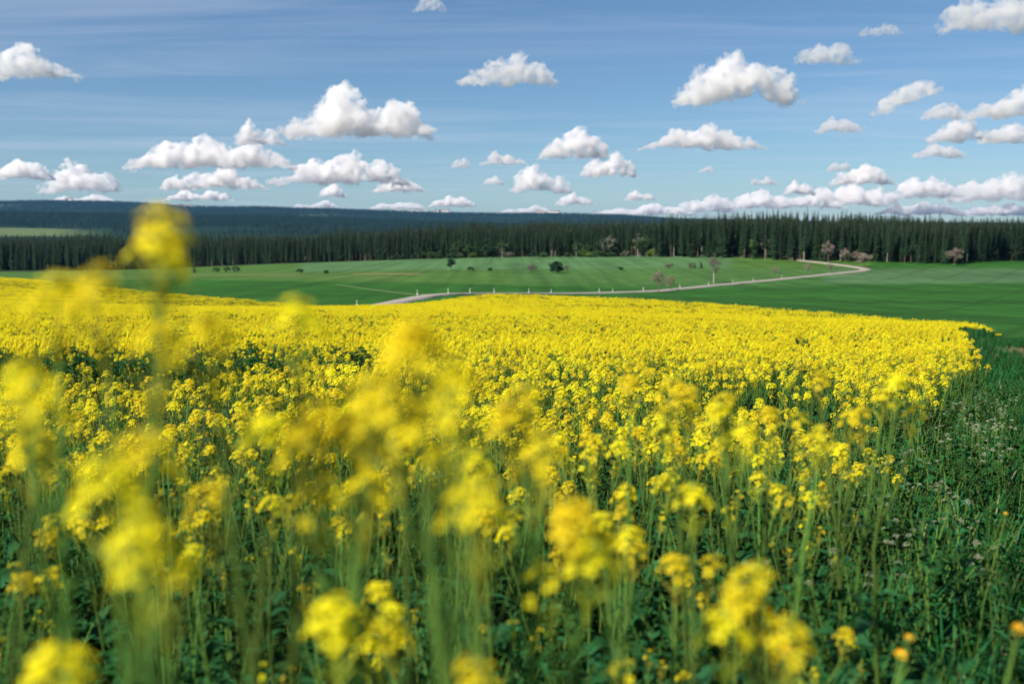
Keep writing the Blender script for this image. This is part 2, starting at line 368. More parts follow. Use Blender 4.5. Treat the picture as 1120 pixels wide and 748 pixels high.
# ------------------------------------------------------------------ hills on the horizon
def ridge_z(sky_, px, D):
    py = np.interp(px, [q[0] for q in sky_], [q[1] for q in sky_])
    return CZ + (Y0 - py) / F * D, py
def hill_prof(t): return np.where(t < 1, np.sin(np.clip((t - 0.45) / 0.55, 0, 1) * math.pi / 2) ** 1.6, 1 - np.clip((t - 1) / 0.6, 0, 1) ** 1.5)
def hill(name, sky_, D, base, seed, mat, strip=None):
    pxs = np.linspace(-700, 1820, 210); ts = np.linspace(0.45, 1.55, 90)
    PX, T = np.meshgrid(pxs, ts)
    cz, _ = ridge_z(sky_, PX, D)
    X = (PX - 560) / F * D * T; Yy = D * T
    Z = base + (cz - base) * hill_prof(T) + (fbm(X, Yy, D / 9, seed) - 0.5) * D * 0.006 * np.sin(np.clip((T - 0.45) / 1.1, 0, 1) * math.pi)
    me = bpy.data.meshes.new(name); k = len(pxs)
    vid = np.arange(PX.size).reshape(PX.shape)
    fs = np.stack([vid[:-1, :-1], vid[:-1, 1:], vid[1:, 1:], vid[1:, :-1]], -1).reshape(-1, 4)
    me.from_pydata(np.stack([X, Yy, Z], -1).reshape(-1, 3).tolist(), [], fs.tolist())
    me.polygons.foreach_set('use_smooth', [True] * len(fs)); me.materials.append(mat)
    op = np.zeros(PX.shape, np.float32)
    if strip: op = np.clip((strip[0] - PX + 40 * fbm(PX, T * 900, 60, 5)) / 60, 0, 1) * ((T > strip[1]) & (T < strip[1] + (strip[2] - strip[1]) * np.clip((190 - PX) / 120, .2, 1)))
    me.attributes.new('open_field', 'FLOAT', 'POINT').data.foreach_set('value', op.ravel().astype(np.float32))
    o = obj(name, me); tag(o, kind='structure')
    def hgt(px, t_):
        u = np.clip((px - pxs[0]) / (pxs[1] - pxs[0]), 0, len(pxs) - 1.001); v = np.clip((t_ - ts[0]) / (ts[1] - ts[0]), 0, len(ts) - 1.001)
        i, j = u.astype(int), v.astype(int); fu, fv = u - i, v - j
        return (Z[j, i] * (1 - fu) + Z[j, i + 1] * fu) * (1 - fv) + (Z[j + 1, i] * (1 - fu) + Z[j + 1, i + 1] * fu) * fv
    return hgt
def hillmat(name, wood, field, thr, sc):
    m, n, l, o = nodemat(name)
    t = n.new('ShaderNodeTexCoord'); mp = n.new('ShaderNodeMapping'); mp.inputs['Scale'].default_value = (1, 0.45, 1)
    l.new(t.outputs['Object'], mp.inputs[0])
    a = n.new('ShaderNodeTexNoise'); a.inputs['Scale'].default_value = sc; a.inputs['Detail'].default_value = 5; l.new(mp.outputs[0], a.inputs['Vector'])
    r_ = n.new('ShaderNodeMapRange'); r_.inputs['From Min'].default_value = thr; r_.inputs['From Max'].default_value = thr + 0.03
    l.new(a.outputs['Fac'], r_.inputs['Value'])
    at2 = n.new('ShaderNodeAttribute'); at2.attribute_name = 'open_field'; ad = n.new('ShaderNodeMath'); ad.operation = 'MAXIMUM'; l.new(at2.outputs['Fac'], ad.inputs[1]); l.new(r_.outputs[0], ad.inputs[0])
    mx = n.new('ShaderNodeMix'); mx.data_type = 'RGBA'; mx.inputs[6].default_value = (*wood, 1); mx.inputs[7].default_value = (*field, 1)
    l.new(ad.outputs[0], mx.inputs['Factor'])
    p = n.new('ShaderNodeBsdfPrincipled'); p.inputs['Roughness'].default_value = 1.0; p.inputs['Specular IOR Level'].default_value = 0.0
    l.new(mx.outputs[2], p.inputs['Base Color']); l.new(p.outputs[0], o.inputs[0])
    return m
SKY1 = [(-700, 226), (-200, 224), (0, 223), (100, 223), (150, 225), (200, 229), (280, 229), (400, 233), (500, 237), (560, 237.5), (620, 236.5), (680, 237), (740, 241), (900, 244), (1820, 246)]
SKY2 = [(-700, 238), (0, 237), (140, 237), (280, 239), (400, 243), (520, 246.5), (600, 248), (760, 252), (1820, 256)]
H1 = hill('hills', SKY1, 9500, -30, 21, hillmat('far_hill', (0.016, 0.034, 0.022), (0.09, 0.13, 0.06), 0.62, 0.0011))
H2 = hill('hills', SKY2, 5500, -32, 22, hillmat('near_hill', (0.016, 0.034, 0.022), (0.10, 0.135, 0.055), 0.66, 0.002), (95, .585, .66))
def hp(H, D, px, t_):
    return Vector(((px - 560) / F * D * t_, D * t_, float(H(np.array([px], float), np.array([t_], float))[0])))

# ------------------------------------------------------------------ clouds
def cloudmat(H):
    m, n, l, o_ = nodemat('cloud_vapour')
    pv = n.new('ShaderNodeVolumePrincipled'); pv.inputs['Color'].default_value = (.990, .977, .970, 1); pv.inputs['Anisotropy'].default_value = 0.25
    t = n.new('ShaderNodeTexCoord'); q = n.new('ShaderNodeTexNoise'); q.inputs['Scale'].default_value = 4.2 / H; q.inputs['Detail'].default_value = 5; q.inputs['Roughness'].default_value = .62
    l.new(t.outputs['Object'], q.inputs['Vector'])
    r_ = n.new('ShaderNodeMapRange'); r_.inputs['From Min'].default_value = 0.42; r_.inputs['From Max'].default_value = 0.66; r_.inputs['To Min'].default_value = 0.0; r_.inputs['To Max'].default_value = 0.024 * min(1, 700 / H)
    l.new(q.outputs['Fac'], r_.inputs['Value']); l.new(r_.outputs[0], pv.inputs['Density'])
    l.new(pv.outputs[0], o_.inputs['Volume'])
    return m
c.volume_step_rate = 0.35; c.volume_max_steps = 256
TX1 = bpy.data.textures.new('billow', 'CLOUDS'); TX1.noise_scale = 1.0; TX1.noise_depth = 3
import bmesh
def _ico(sub):
    bm = bmesh.new(); bmesh.ops.create_icosphere(bm, subdivisions=sub, radius=1.0)
    bm.verts.index_update(); r_ = (np.array([v.co[:] for v in bm.verts]), np.array([[v.index for v in f.verts] for f in bm.faces])); bm.free(); return r_
ICO = {1: _ico(1), 2: _ico(2)}
def cloud(px0, px1, pt, pb, seed, label, kind=0, group=None):
    r_ = random.Random(seed)
    D = min(1350 * F / max(Y0 - pb, 6), 46000); W = (px1 - px0) / F * D; H = (pb - pt) / F * D
    W *= 1.06; H *= 1.08
    base = at((px0 + px1) / 2, pb, D)
    nh = 3 + int(2.2 * W / H)
    humps = [(-.40 + .80 * (i + r_.uniform(.2, .8)) / nh, r_.uniform(.45, .95)) for i in range(nh)]
    humps[r_.randrange(nh // 3, nh - nh // 3)] = (r_.uniform(-.22, .22), 1.0)
    hw = .5 * .62 / nh + .05
    def prof(u):
        e = max(0, 1 - (abs(u) * 2) ** 3)
        return e ** .5 * max(.42, max(h_ * math.exp(-((u - c_) / (hw * 1.6)) ** 4) for c_, h_ in humps))
    if kind == 1: prof = lambda u: .62 * max(0, 1 - (abs(u + .1) * 1.6) ** 2) ** .6 + .08
    dep = min(W * .5, H * 1.3) * .5; BV, BF, nv = [], [], [0]
    def ball(x_, y_, z_, rr, sub=2):
        v_, f_ = ICO[sub]
        BV.append(v_ * np.array((r_.uniform(1, 1.3), 1.1, r_.uniform(.8, 1))) * rr + np.array((x_, y_, z_))); BF.append(f_ + nv[0]); nv[0] += len(v_)
    nb = int(9 * W / H) + 6
    for i in range(nb):                        # the body
        u = -.46 + .92 * (i + .5) / nb; top = prof(u) * H; rr = max(H * .12, top * r_.uniform(.30, .42))
        ball(u * W, r_.gauss(0, .35) * dep, max(rr * .75, top * r_.uniform(.35, .6)), rr)
    for i in range(int(nb * 6)):                # billows on its top and sides
        u = r_.uniform(-.5, .5); an = r_.uniform(-1.35, 1.35); top = prof(u) * H; rr = H * r_.choice((.05, .08, .12, .17)) * r_.uniform(.8, 1.2)
        if top < H * .1: continue
        z_ = H * .13 + (top - H * .13 - rr * .6) * max(0, math.cos(an)) ** .7; z_ += (r_.random() < .3) * r_.uniform(-.2, .1) * top
        ball(u * W * .97, math.sin(an) * dep * (.5 + .5 * top / H) * -1 if r_.random() < .75 else math.sin(an) * dep, max(z_, rr * .8), rr, 1)
    sh_ = r_.uniform(-.15, .35)
    V = np.concatenate(BV); lo = V[:, 2] < H * .12
    V[lo, 2] = H * .12 + (V[lo, 2] - H * .12) * .5
    if kind == 1: V[:, 2] += V[:, 0] * .42
    else: V[:, 0] += (V[:, 2] - H * .5) * sh_ * .5
    me = bpy.data.meshes.new('cloud'); me.from_pydata(V.tolist(), [], np.concatenate(BF).tolist())
    o = bpy.data.objects.new('cloud', me); LINK(o)
    md = o.modifiers.new('r', 'REMESH'); md.mode = 'VOXEL'; md.voxel_size = max(D / F * 1.15, W / 160, H / 70)
    for sc_, st_ in ((.40, .30), (.20, .20), (.085, .12), (.035, .05)):
        tx = bpy.data.textures.new('billow', 'CLOUDS'); tx.noise_scale = sc_ * max(H, W * .35); tx.noise_depth = 2; tx.noise_basis = 'VORONOI_F1' if sc_ < .3 else 'ORIGINAL_PERLIN'
        dm = o.modifiers.new('d', 'DISPLACE'); dm.texture = tx; dm.texture_coords = 'GLOBAL'; dm.strength = st_ * H * (-1 if sc_ < .3 else 1); dm.mid_level = .35 if sc_ < .3 else .5
    md = o.modifiers.new('r2', 'REMESH'); md.mode = 'VOXEL'; md.voxel_size = max(D / F * 1.15, W / 160, H / 70)
    o.location = base
    dg = bpy.context.evaluated_depsgraph_get(); ev = o.evaluated_get(dg)
    m2 = bpy.data.meshes.new_from_object(ev); m2.name = 'cloud'; m2.materials.clear(); m2.materials.append(cloudmat(H))
    o.modifiers.clear(); o.data = m2
    tag(o, label, 'cloud', group)
CL = [
 (-14, 78, 50, 90, 'puffy white cloud cut by the left edge, highest at left'), (452, 489, -4, 16, 'small white puff touching the top edge'), (506, 612, 61, 98, 'flat-bottomed white cloud high near the middle'),
 (318, 473, 99, 158, 'large bulging white cloud left of centre'), (748, 866, 62, 122, 'large white cloud with grey base, right of centre'), (872, 938, 47, 75, 'wispy flat cloud right of the large grey-based one'),
 (1032, 1150, -8, 42, 'big grey-bottomed cloud in the top right corner'), (964, 1022, 80, 122, 'slanted cloud with its tip pointing up to the right', 1),
 (260, 311, 132, 163, 'round cloud puff on top of the left cluster'), (142, 320, 152, 190, 'wide billowy main cloud of the left cluster'), (178, 294, 184, 212, 'second layer cloud below the left cluster main cloud'), (178, 256, 206, 222, 'lowest flat cloud of the left cluster'),
 (304, 446, 169, 206, 'broad low cloud under the large bulging one'), (350, 382, 201, 218, 'small grey puff under the broad low cloud'), (408, 465, 193, 213, 'small cloud at the right end of the broad low cloud'),
 (-12, 60, 175, 201, 'flat cloud low at the left edge'), (48, 132, 178, 216, 'heaped low cloud near the left edge, next to the flat one'),
 (594, 662, 140, 179, 'heaped white cloud in the middle, upper of two'), (637, 696, 167, 198, 'heaped white cloud in the middle, lower right of two'), (702, 836, 139, 168, 'long low white cloud below the large grey-based one'),
 (562, 626, 180, 216, 'cloud with rounded top low in the middle'), (525, 577, 166, 183, 'small flat cloud left of the middle heaped clouds'), (494, 516, 173, 186, 'tiny cloud left of the small flat one'),
 (892, 940, 129, 148, 'small neat cloud under the wispy flat one'), (1010, 1052, 112, 134, 'small cloud beside the slanted cloud'), (1016, 1086, 125, 159, 'bright cloud at right, in front of the edge group'), (1062, 1150, 95, 136, 'tall cloud cut by the right edge'), (1074, 1150, 135, 161, 'lower cloud cut by the right edge'), (998, 1056, 157, 176, 'thin grey cloud below the right edge group'),
 (913, 976, 181, 206, 'cloud with humped top above the right horizon band'), (856, 891, 198, 216, 'small puff left of the humped cloud at right'), (904, 931, 176, 189, 'tiny puff above the humped cloud at right'), (764, 781, 180, 191, 'tiny lone puff under the long low cloud'),
 (682, 717, 208, 221, 'little flat cloud low right of centre'), (608, 653, 210, 227, 'low cloud over the far ridge at centre'), (820, 851, 193, 204, 'small flat puff above the horizon band'),
 (470, 522, 215, 229, 'faint low cloud above the far village'), (320, 372, 219, 230, 'thin low cloud resting on the left ridge'), (736, 802, 212, 236, 'leftmost cloud of the right horizon band'), (790, 862, 207, 232, 'second cloud of the right horizon band'),
 (850, 922, 206, 232, 'third cloud of the right horizon band'), (905, 982, 200, 230, 'fourth cloud of the right horizon band'), (972, 1048, 193, 222, 'fifth cloud of the right horizon band'), (1036, 1150, 189, 226, 'last and widest cloud of the right horizon band'),
 (955, 1060, 221, 238, 'low grey cloud bank just over the right forest, left half'), (1050, 1150, 222, 239, 'low grey cloud bank just over the right forest, right half'), (690, 762, 222, 238, 'low flat cloud where the far ridge ends'),
 (545, 604, 224, 236, 'thin low cloud on the far ridge just left of the frame centre'), (640, 702, 227, 239, 'thin low cloud between centre and the right horizon band'), (55, 128, 212, 224, 'faint flat cloud low above the left hills'), (402, 468, 221, 231, 'thin pale cloud low over the village ridge'),
 (528, 552, 192, 204, 'tiny cloud left of the rounded low cloud'), (940, 986, 25, 41, 'faint small cloud left of the top right corner cloud'),
]
for i, q in enumerate(CL):
    cloud(*q[:4], 1000 + i, q[4], q[5] if len(q) > 5 else 0)

# ------------------------------------------------------------------ scatter (geometry nodes) for what nobody could count
def scatter(name, pts, rot, scl, idx, protos, label, cat):
    col = bpy.data.collections.new(name + '_kinds')
    for k, me in enumerate(protos): col.objects.link(bpy.data.objects.new('%s_kind_%02d' % (name, k), me))
    me = bpy.data.meshes.new(name); me.from_pydata(np.asarray(pts).tolist(), [], [])
    a = me.attributes.new('turn', 'FLOAT_VECTOR', 'POINT'); a.data.foreach_set('vector', np.asarray(rot, np.float32).ravel())
    a = me.attributes.new('size', 'FLOAT_VECTOR', 'POINT'); a.data.foreach_set('vector', np.asarray(scl, np.float32).ravel())
    a = me.attributes.new('which', 'INT', 'POINT'); a.data.foreach_set('value', np.asarray(idx, np.int32))
    o = obj(name, me)
    ng = bpy.data.node_groups.new(name, 'GeometryNodeTree')
    ng.interface.new_socket('Geometry', in_out='INPUT', socket_type='NodeSocketGeometry')
    ng.interface.new_socket('Geometry', in_out='OUTPUT', socket_type='NodeSocketGeometry')
    n, l = ng.nodes, ng.links
    gi, go = n.new('NodeGroupInput'), n.new('NodeGroupOutput')
    iop = n.new('GeometryNodeInstanceOnPoints'); ci = n.new('GeometryNodeCollectionInfo')
    ci.inputs['Collection'].default_value = col; ci.inputs['Separate Children'].default_value = True; ci.inputs['Reset Children'].default_value = True
    def att(nm, ty):
        q = n.new('GeometryNodeInputNamedAttribute'); q.data_type = ty; q.inputs['Name'].default_value = nm
        return q.outputs['Attribute']
    e = n.new('FunctionNodeEulerToRotation')
    l.new(att('turn', 'FLOAT_VECTOR'), e.inputs[0]); l.new(e.outputs[0], iop.inputs['Rotation'])
    l.new(att('size', 'FLOAT_VECTOR'), iop.inputs['Scale'])
    iop.inputs['Pick Instance'].default_value = True; l.new(att('which', 'INT'), iop.inputs['Instance Index'])
    l.new(gi.outputs[0], iop.inputs['Points']); l.new(ci.outputs[0], iop.inputs['Instance']); l.new(iop.outputs[0], go.inputs[0])
    mod = o.modifiers.new('scatter', 'NODES'); mod.node_group = ng
    return tag(o, label, cat, kind='stuff')
def rots(n_, tilt=0.1):
    r_ = rng.normal(0, tilt, (n_, 3)); r_[:, 2] = rng.random(n_) * 2 * math.pi; return r_
def scl(n_, a, b, zv=0.0):
    s_ = rng.uniform(a, b, n_); return np.stack([s_, s_, s_ * (1 + rng.uniform(-zv, zv, n_))], 1)

# ------------------------------------------------------------------ trees
def spruce(seed, H=24.0, Rd=3.1, low=0.06, levels=30, mat=0, per=9, thin=1.0):
    r_ = random.Random(seed); tr = MB(); cw = MB()
    lean = (r_.uniform(-.3, .3), r_.uniform(-.3, .3))
    tr.tube([(0, 0, -1), (lean[0] * .4, lean[1] * .4, H * .4), (lean[0], lean[1], H * .97)], [0.26 * H / 24, 0.19 * H / 24, 0.03], 6)
    asym = [r_.uniform(0.8, 1.2) for _ in range(6)]
    for i in range(levels):
        t_ = i / (levels - 1); z = H * (low + (1 - low) * t_ ** 0.92)
        rad = Rd * ((1 - t_) ** 0.8) * r_.uniform(0.75, 1.12) + 0.12
        if t_ < 0.12: rad *= 0.75 + 2 * t_
        for k in range(per if t_ < 0.75 else max(4, per - 3)):
            an = 2 * math.pi * (k + r_.random() * 0.9) / per + i * 0.7
            L = rad * r_.uniform(0.65, 1.15) * asym[int(an / math.pi * 3) % 6]; dr = L * r_.uniform(0.22, 0.5) * (1.1 - t_)
            w = (0.22 * L + 0.18) * r_.uniform(0.8, 1.2) * thin
            ca, sa = math.cos(an), math.sin(an); zz = z + r_.uniform(-.25, .25)
            def P(l_, w_, h_): return (lean[0] * t_ + ca * l_ - sa * w_, lean[1] * t_ + sa * l_ + ca * w_, zz + h_)
            cw.add([P(0, 0, 0.15), P(L * .55, w, -dr * .55), P(L, 0, -dr * .75), P(L * .55, -w, -dr * .55), P(L * .6, 0, -dr * .45 + w * .35), P(L * .62, 0, -dr * .55 - w * .75)],
                   [(0, 1, 4), (1, 2, 4), (0, 4, 3), (4, 2, 3), (0, 4, 5), (4, 2, 5)], 0)
    cw.add([(lean[0] + .1, lean[1], H - .8), (lean[0] - .1, lean[1] + .1, H - .8), (lean[0] - .05, lean[1] - .1, H - .8), (lean[0], lean[1], H + .6)], [(0, 1, 3), (1, 2, 3), (2, 0, 3)], 0)
    return tr, cw
def joined(parts, name, mats, smooth=False):
    mb = MB()
    for q, k in parts:
        b = len(mb.v); mb.v.extend(q.v)
        for f, m_ in zip(q.f, q.m): mb.f.append(tuple(i + b for i in f)); mb.m.append(m_ + k)
    return mb.mesh(name, mats, smooth)
SPR = []
for s_ in range(7):
    tr, cw = spruce(100 + s_, 24 * random.uniform(.92, 1.08), random.uniform(1.9, 2.8), random.choice((.05, .08, .12)))
    SPR.append((tr, cw, 'spruce', 'bark'))
for s_ in range(4):        # taller bare-stemmed trees of the inner edge
    tr, cw = spruce(200 + s_, 24.5 * random.uniform(.95, 1.05), random.uniform(2.0, 2.6), random.choice((.30, .36, .22)), 22, 0, 8, 1.1)
    SPR.append((tr, cw, 'pine', 'palebark' if s_ == 0 else 'pinebark'))
TRUNK = [q[0].mesh('trunk', [M[q[3]]], True) for q in SPR]
CROWN = [q[1].mesh('crown', [M[q[2]]]) for q in SPR]
FULL = [joined([(q[0], 0), (q[1], 1)], 'forest_tree', [M[q[3]], M[q[2]]]) for q in SPR]

# front edge of the wood: (pixel, base row, top row, distance)
EDGE = [(-260, 297, 259, 730), (0, 296, 258, 700), (140, 295, 258, 690), (250, 290.5, 257, 680), (330, 287.5, 253, 660), (430, 284.5, 246, 640), (480, 283, 243, 620), (560, 281.5, 244, 600),
        (650, 281, 241.5, 580), (750, 280, 240, 560), (830, 280, 239, 545), (870, 281.5, 238, 540), (900, 282.5, 237.5, 530), (930, 284, 238, 515), (960, 286, 239, 495), (1040, 289.5, 240, 470), (1052, 288, 241, 500), (1060, 283.5, 241, 590), (1130, 282, 242, 640), (1330, 282, 242, 640)]
EP = [Vector((*xd(e[0], e[3]), 0)) for e in EDGE]
def edge_walk(step):
    out = []; carry = 0.0
    for i in range(len(EP) - 1):
        seg = EP[i + 1] - EP[i]; L = seg.length; s_ = carry
        while s_ < L:
            q = EP[i] + seg * (s_ / L); t_ = s_ / L
            nrm = Vector((-seg.y, seg.x, 0)).normalized()
            out.append((q, nrm, (EDGE[i][1] - EDGE[i][2]) / F * EDGE[i][3] * (1 - t_) + (EDGE[i + 1][1] - EDGE[i + 1][2]) / F * EDGE[i + 1][3] * t_)); s_ += step
        carry = s_ - L
    return out
def zone(px):
    return ('left' if px < 330 else 'mid' if px < 660 else 'gap' if px < 850 else 'right' if px < 1052 else 'far')
SPOT = [(60, 'at the left picture edge'), (125, 'left of the tallest blurred flower'), (210, 'behind the tallest blurred flower'), (275, 'behind the left meadow bushes'), (380, 'above the brown strip, left part'), (465, 'right above the brown strip'), (525, 'behind the small lone meadow tree'),
        (580, 'left of the round meadow bush'), (640, 'behind the round meadow bush'), (705, 'left of the paired road trees'), (750, 'behind the paired road trees'), (805, 'behind the birch'), (860, 'beside the fresh yellow-green tree'), (915, 'behind the tallest tree at the road bend'),
        (960, 'behind the road bend'), (1010, 'between the road bend and the forest corner'), (1052, 'at the dark forest corner'), (2000, 'in the set-back edge at far right')]
def spot(px): return next(t_ for a_, t_ in SPOT if px < a_)
n_tree = 0; edge_trees = []
for row, step in ((0, 4.7), (1, 5.4)):
    for q, nrm, hh in edge_walk(step):
        p_ = q + nrm * (row * 5.0 + random.uniform(-1.6, 1.6)) + Vector((random.uniform(-1.3, 1.3), 0, 0))
        px = 560 + p_.x / p_.y * F
        if -25 < px < 1145: edge_trees.append((p_, hh, px, row))
random.shuffle(edge_trees); edge_trees.sort(key=lambda e: e[3])
for p_, hh, px, row in edge_trees[:300]:
    z_ = zone(px)
    pool = list(range(7)) if z_ in ('left', 'right', 'far') else list(range(11)) + ([7, 9] if z_ == 'gap' else [])
    k = random.choice(pool); s_ = hh / 24.0 * (random.uniform(.60, .82) if row == 0 else random.uniform(.68, .90)) * (.80 + .36 * float(fbm(np.array([p_.x]), np.array([p_.y]), 30, 77)[0]))
    e = empty('spruce_tree' if k < 7 else 'conifer_tree', (p_.x, p_.y, hz(p_.x, p_.y) - 0.1), (0, 0, random.uniform(0, 6.28)), s_)
    obj('trunk', TRUNK[k], e); obj('crown', CROWN[k], e)
    lab = ('dense spruce' if k < 7 else 'bare-stemmed conifer') + (' of the first forest row ' if row == 0 else ' of the second forest row ') + spot(px)
    tag(e, lab, 'tree', 'forest edge: ' + lab)
pts, ss, ids = [], [], []
for p_, hh, px, row in edge_trees[300:]: pts.append((p_.x, p_.y)); ss.append(hh / 24 * .85); ids.append(random.randrange(11))
for row in range(2, 30):
    for q, nrm, hh in edge_walk(4.5 if row < 14 else 6.0):
        p_ = q + nrm * (row * 5.3 + random.uniform(-2, 2)) + Vector((random.uniform(-2, 2), random.uniform(-1, 1), 0))
        px = 560 + p_.x / p_.y * F
        if -60 < px < 1180: pts.append((p_.x, p_.y)); ss.append(hh / 24 * random.uniform(.90, 1.03) * min(1.05, .84 + .018 * row)); ids.append(random.randrange(11))
pts = np.array(pts); z = height(pts[:, 0], pts[:, 1]) - .2; ss = np.array(ss) * (.80 + .36 * fbm(pts[:, 0], pts[:, 1], 30, 77))
scatter('forest', np.column_stack([pts, z]), rots(len(pts), .01), np.stack([ss] * 3, 1), ids, FULL, 'deep conifer forest behind the forest edge trees', 'forest')

# far woods on the hills
def conelet(seed):
    r_ = random.Random(seed); mb = MB(); H = 24
    for k in range(5):
        z0 = H * (.08 + .18 * k); rr = 3.4 * (1 - k / 5.6) * r_.uniform(.85, 1.1); n_ = 6
        mb.add([(rr * math.cos(a_ + k), rr * math.sin(a_ + k), z0 + r_.uniform(-.5, .5)) for a_ in [2 * math.pi * j / n_ for j in range(n_)]] + [(0, 0, z0 + H * .3)], [(j, (j + 1) % n_, n_) for j in range(n_)], 0)
    return mb.mesh('far_tree', [M['farwood']])
CONE = [conelet(i) for i in range(4)]
pts = []
for H, D, t0, t1, N, fr in ((H2, 5500, .60, 1.10, 42000, .62), (H1, 9500, .72, 1.03, 26000, .64)):
    px = rng.uniform(-60, 900, N); t_ = t0 + (t1 - t0) * rng.random(N) ** 0.8
    X, Yy = (px - 560) / F * D * t_, D * t_
    ok = fbm(X, Yy, D * 0.10, 31) < fr
    strip = (D == 5500) & (px < 125) & (t_ < .66); ok &= ~strip
    pts.append(np.column_stack([X, Yy, H(px, t_) - 1.0])[ok])
pts = np.concatenate(pts); N = len(pts)
scatter('hill_woods', pts, rots(N, 0), scl(N, .55, .95) * np.where(pts[:, 1] > 6100, 1.25, 1.0)[:, None], rng.integers(0, 4, N), CONE, 'blue-green woods covering the far hills', 'woods')

def broadtree(seed, H, W, leafm, barkm, dens=1.0, leaf=0.35, trunk_h=0.3, flat=1.0, nlimb=9, open_=0.0):
    """trunk with limbs; crown of many small leaf faces gathered round the limb ends"""
    r_ = random.Random(seed); tr = MB(); cw = MB()
    th = H * trunk_h; r0 = max(0.05, H * 0.022)
    tr.tube([(0, 0, -.3), (r_.uniform(-.05, .05) * H * .3, 0, th), (r_.uniform(-.08, .08) * H * .4, r_.uniform(-.05, .05) * H * .3, H * .9)], [r0, r0 * .75, r0 * .12], 6)
    tips = []
    for i in range(nlimb):
        t_ = (i + .5) / nlimb; z0 = th * .8 + (H * .85 - th * .8) * t_ * .8; an = i * 2.4 + r_.random()
        prof = math.sin(math.pi * min(1, .22 + .78 * t_)) ** .6
        L = W * .5 * prof * r_.uniform(.75, 1.1); up = L * r_.uniform(.35, .9) * flat
        e_ = Vector((math.cos(an) * L, math.sin(an) * L, min(z0 + up, H * .97)))
        mid = Vector((math.cos(an + .2) * L * .5, math.sin(an + .2) * L * .5, z0 + up * .35))
        tr.tube([(0, 0, z0), mid, e_], [r0 * .4, r0 * .25, r0 * .06], 4)
        tips += [(e_, W * .17), (mid.lerp(e_, .5), W * .16)]
        for _ in range(3):
            sub = mid.lerp(e_, r_.random()) + Vector((r_.uniform(-1, 1), r_.uniform(-1, 1), r_.uniform(-.1, .8))) * W * .16
            tr.tube([mid.lerp(e_, .3), sub], [r0 * .15, r0 * .04], 3); tips.append((sub, W * .13))
    tips.append((Vector((0, 0, H * .93)), W * .15))
    for c_, rr in tips:
        for _ in range(int(26 * dens)):
            d_ = Vector((r_.gauss(0, 1), r_.gauss(0, 1), r_.gauss(0, .8))).normalized() * rr * (r_.random() ** .4) * (1 + open_)
            q = c_ + d_; a_ = Vector((r_.uniform(-1, 1), r_.uniform(-1, 1), r_.uniform(-.6, .6))).normalized() * leaf * r_.uniform(.5, 1.1)
            b_ = a_.orthogonal().normalized() * leaf * r_.uniform(.3, .6)
            b_.rotate(Matrix.Rotation(r_.uniform(0, 6.28), 3, a_))
            cw.add([tuple(q - a_), tuple(q + b_), tuple(q + a_), tuple(q - b_)], [(0, 1, 2, 3)], 0)
    return tr.mesh('trunk', [M[barkm]], True), cw.mesh('crown', [M[leafm]])
def plant_tree(name, px, base, top, wpx, d, leafm, barkm, label, cat, group=None, **kw):
    H = (base - top) / F * d; W = wpx / F * d
    x, y = xd(px, d); e = empty(name, (x, y, hz(x, y)), (0, 0, random.uniform(0, 6)))
    kw.setdefault('leaf', max(.05 * W, .16))
    a_, b_ = broadtree(int(px * 7 + top), H, W, leafm, barkm, **kw)
    obj('trunk', a_, e); obj('crown', b_, e)
    return tag(e, label, cat, group)
def gd(px, py):
    """distance at which the ground is seen at that pixel"""
    lo = None
    for d in np.arange(120, 700, 2.0):
        p_ = at(px, py, d)
        if p_.z <= hz(p_.x, p_.y): return float(d)
    return 560.0
bush = dict(trunk_h=.08, nlimb=8, flat=.6)
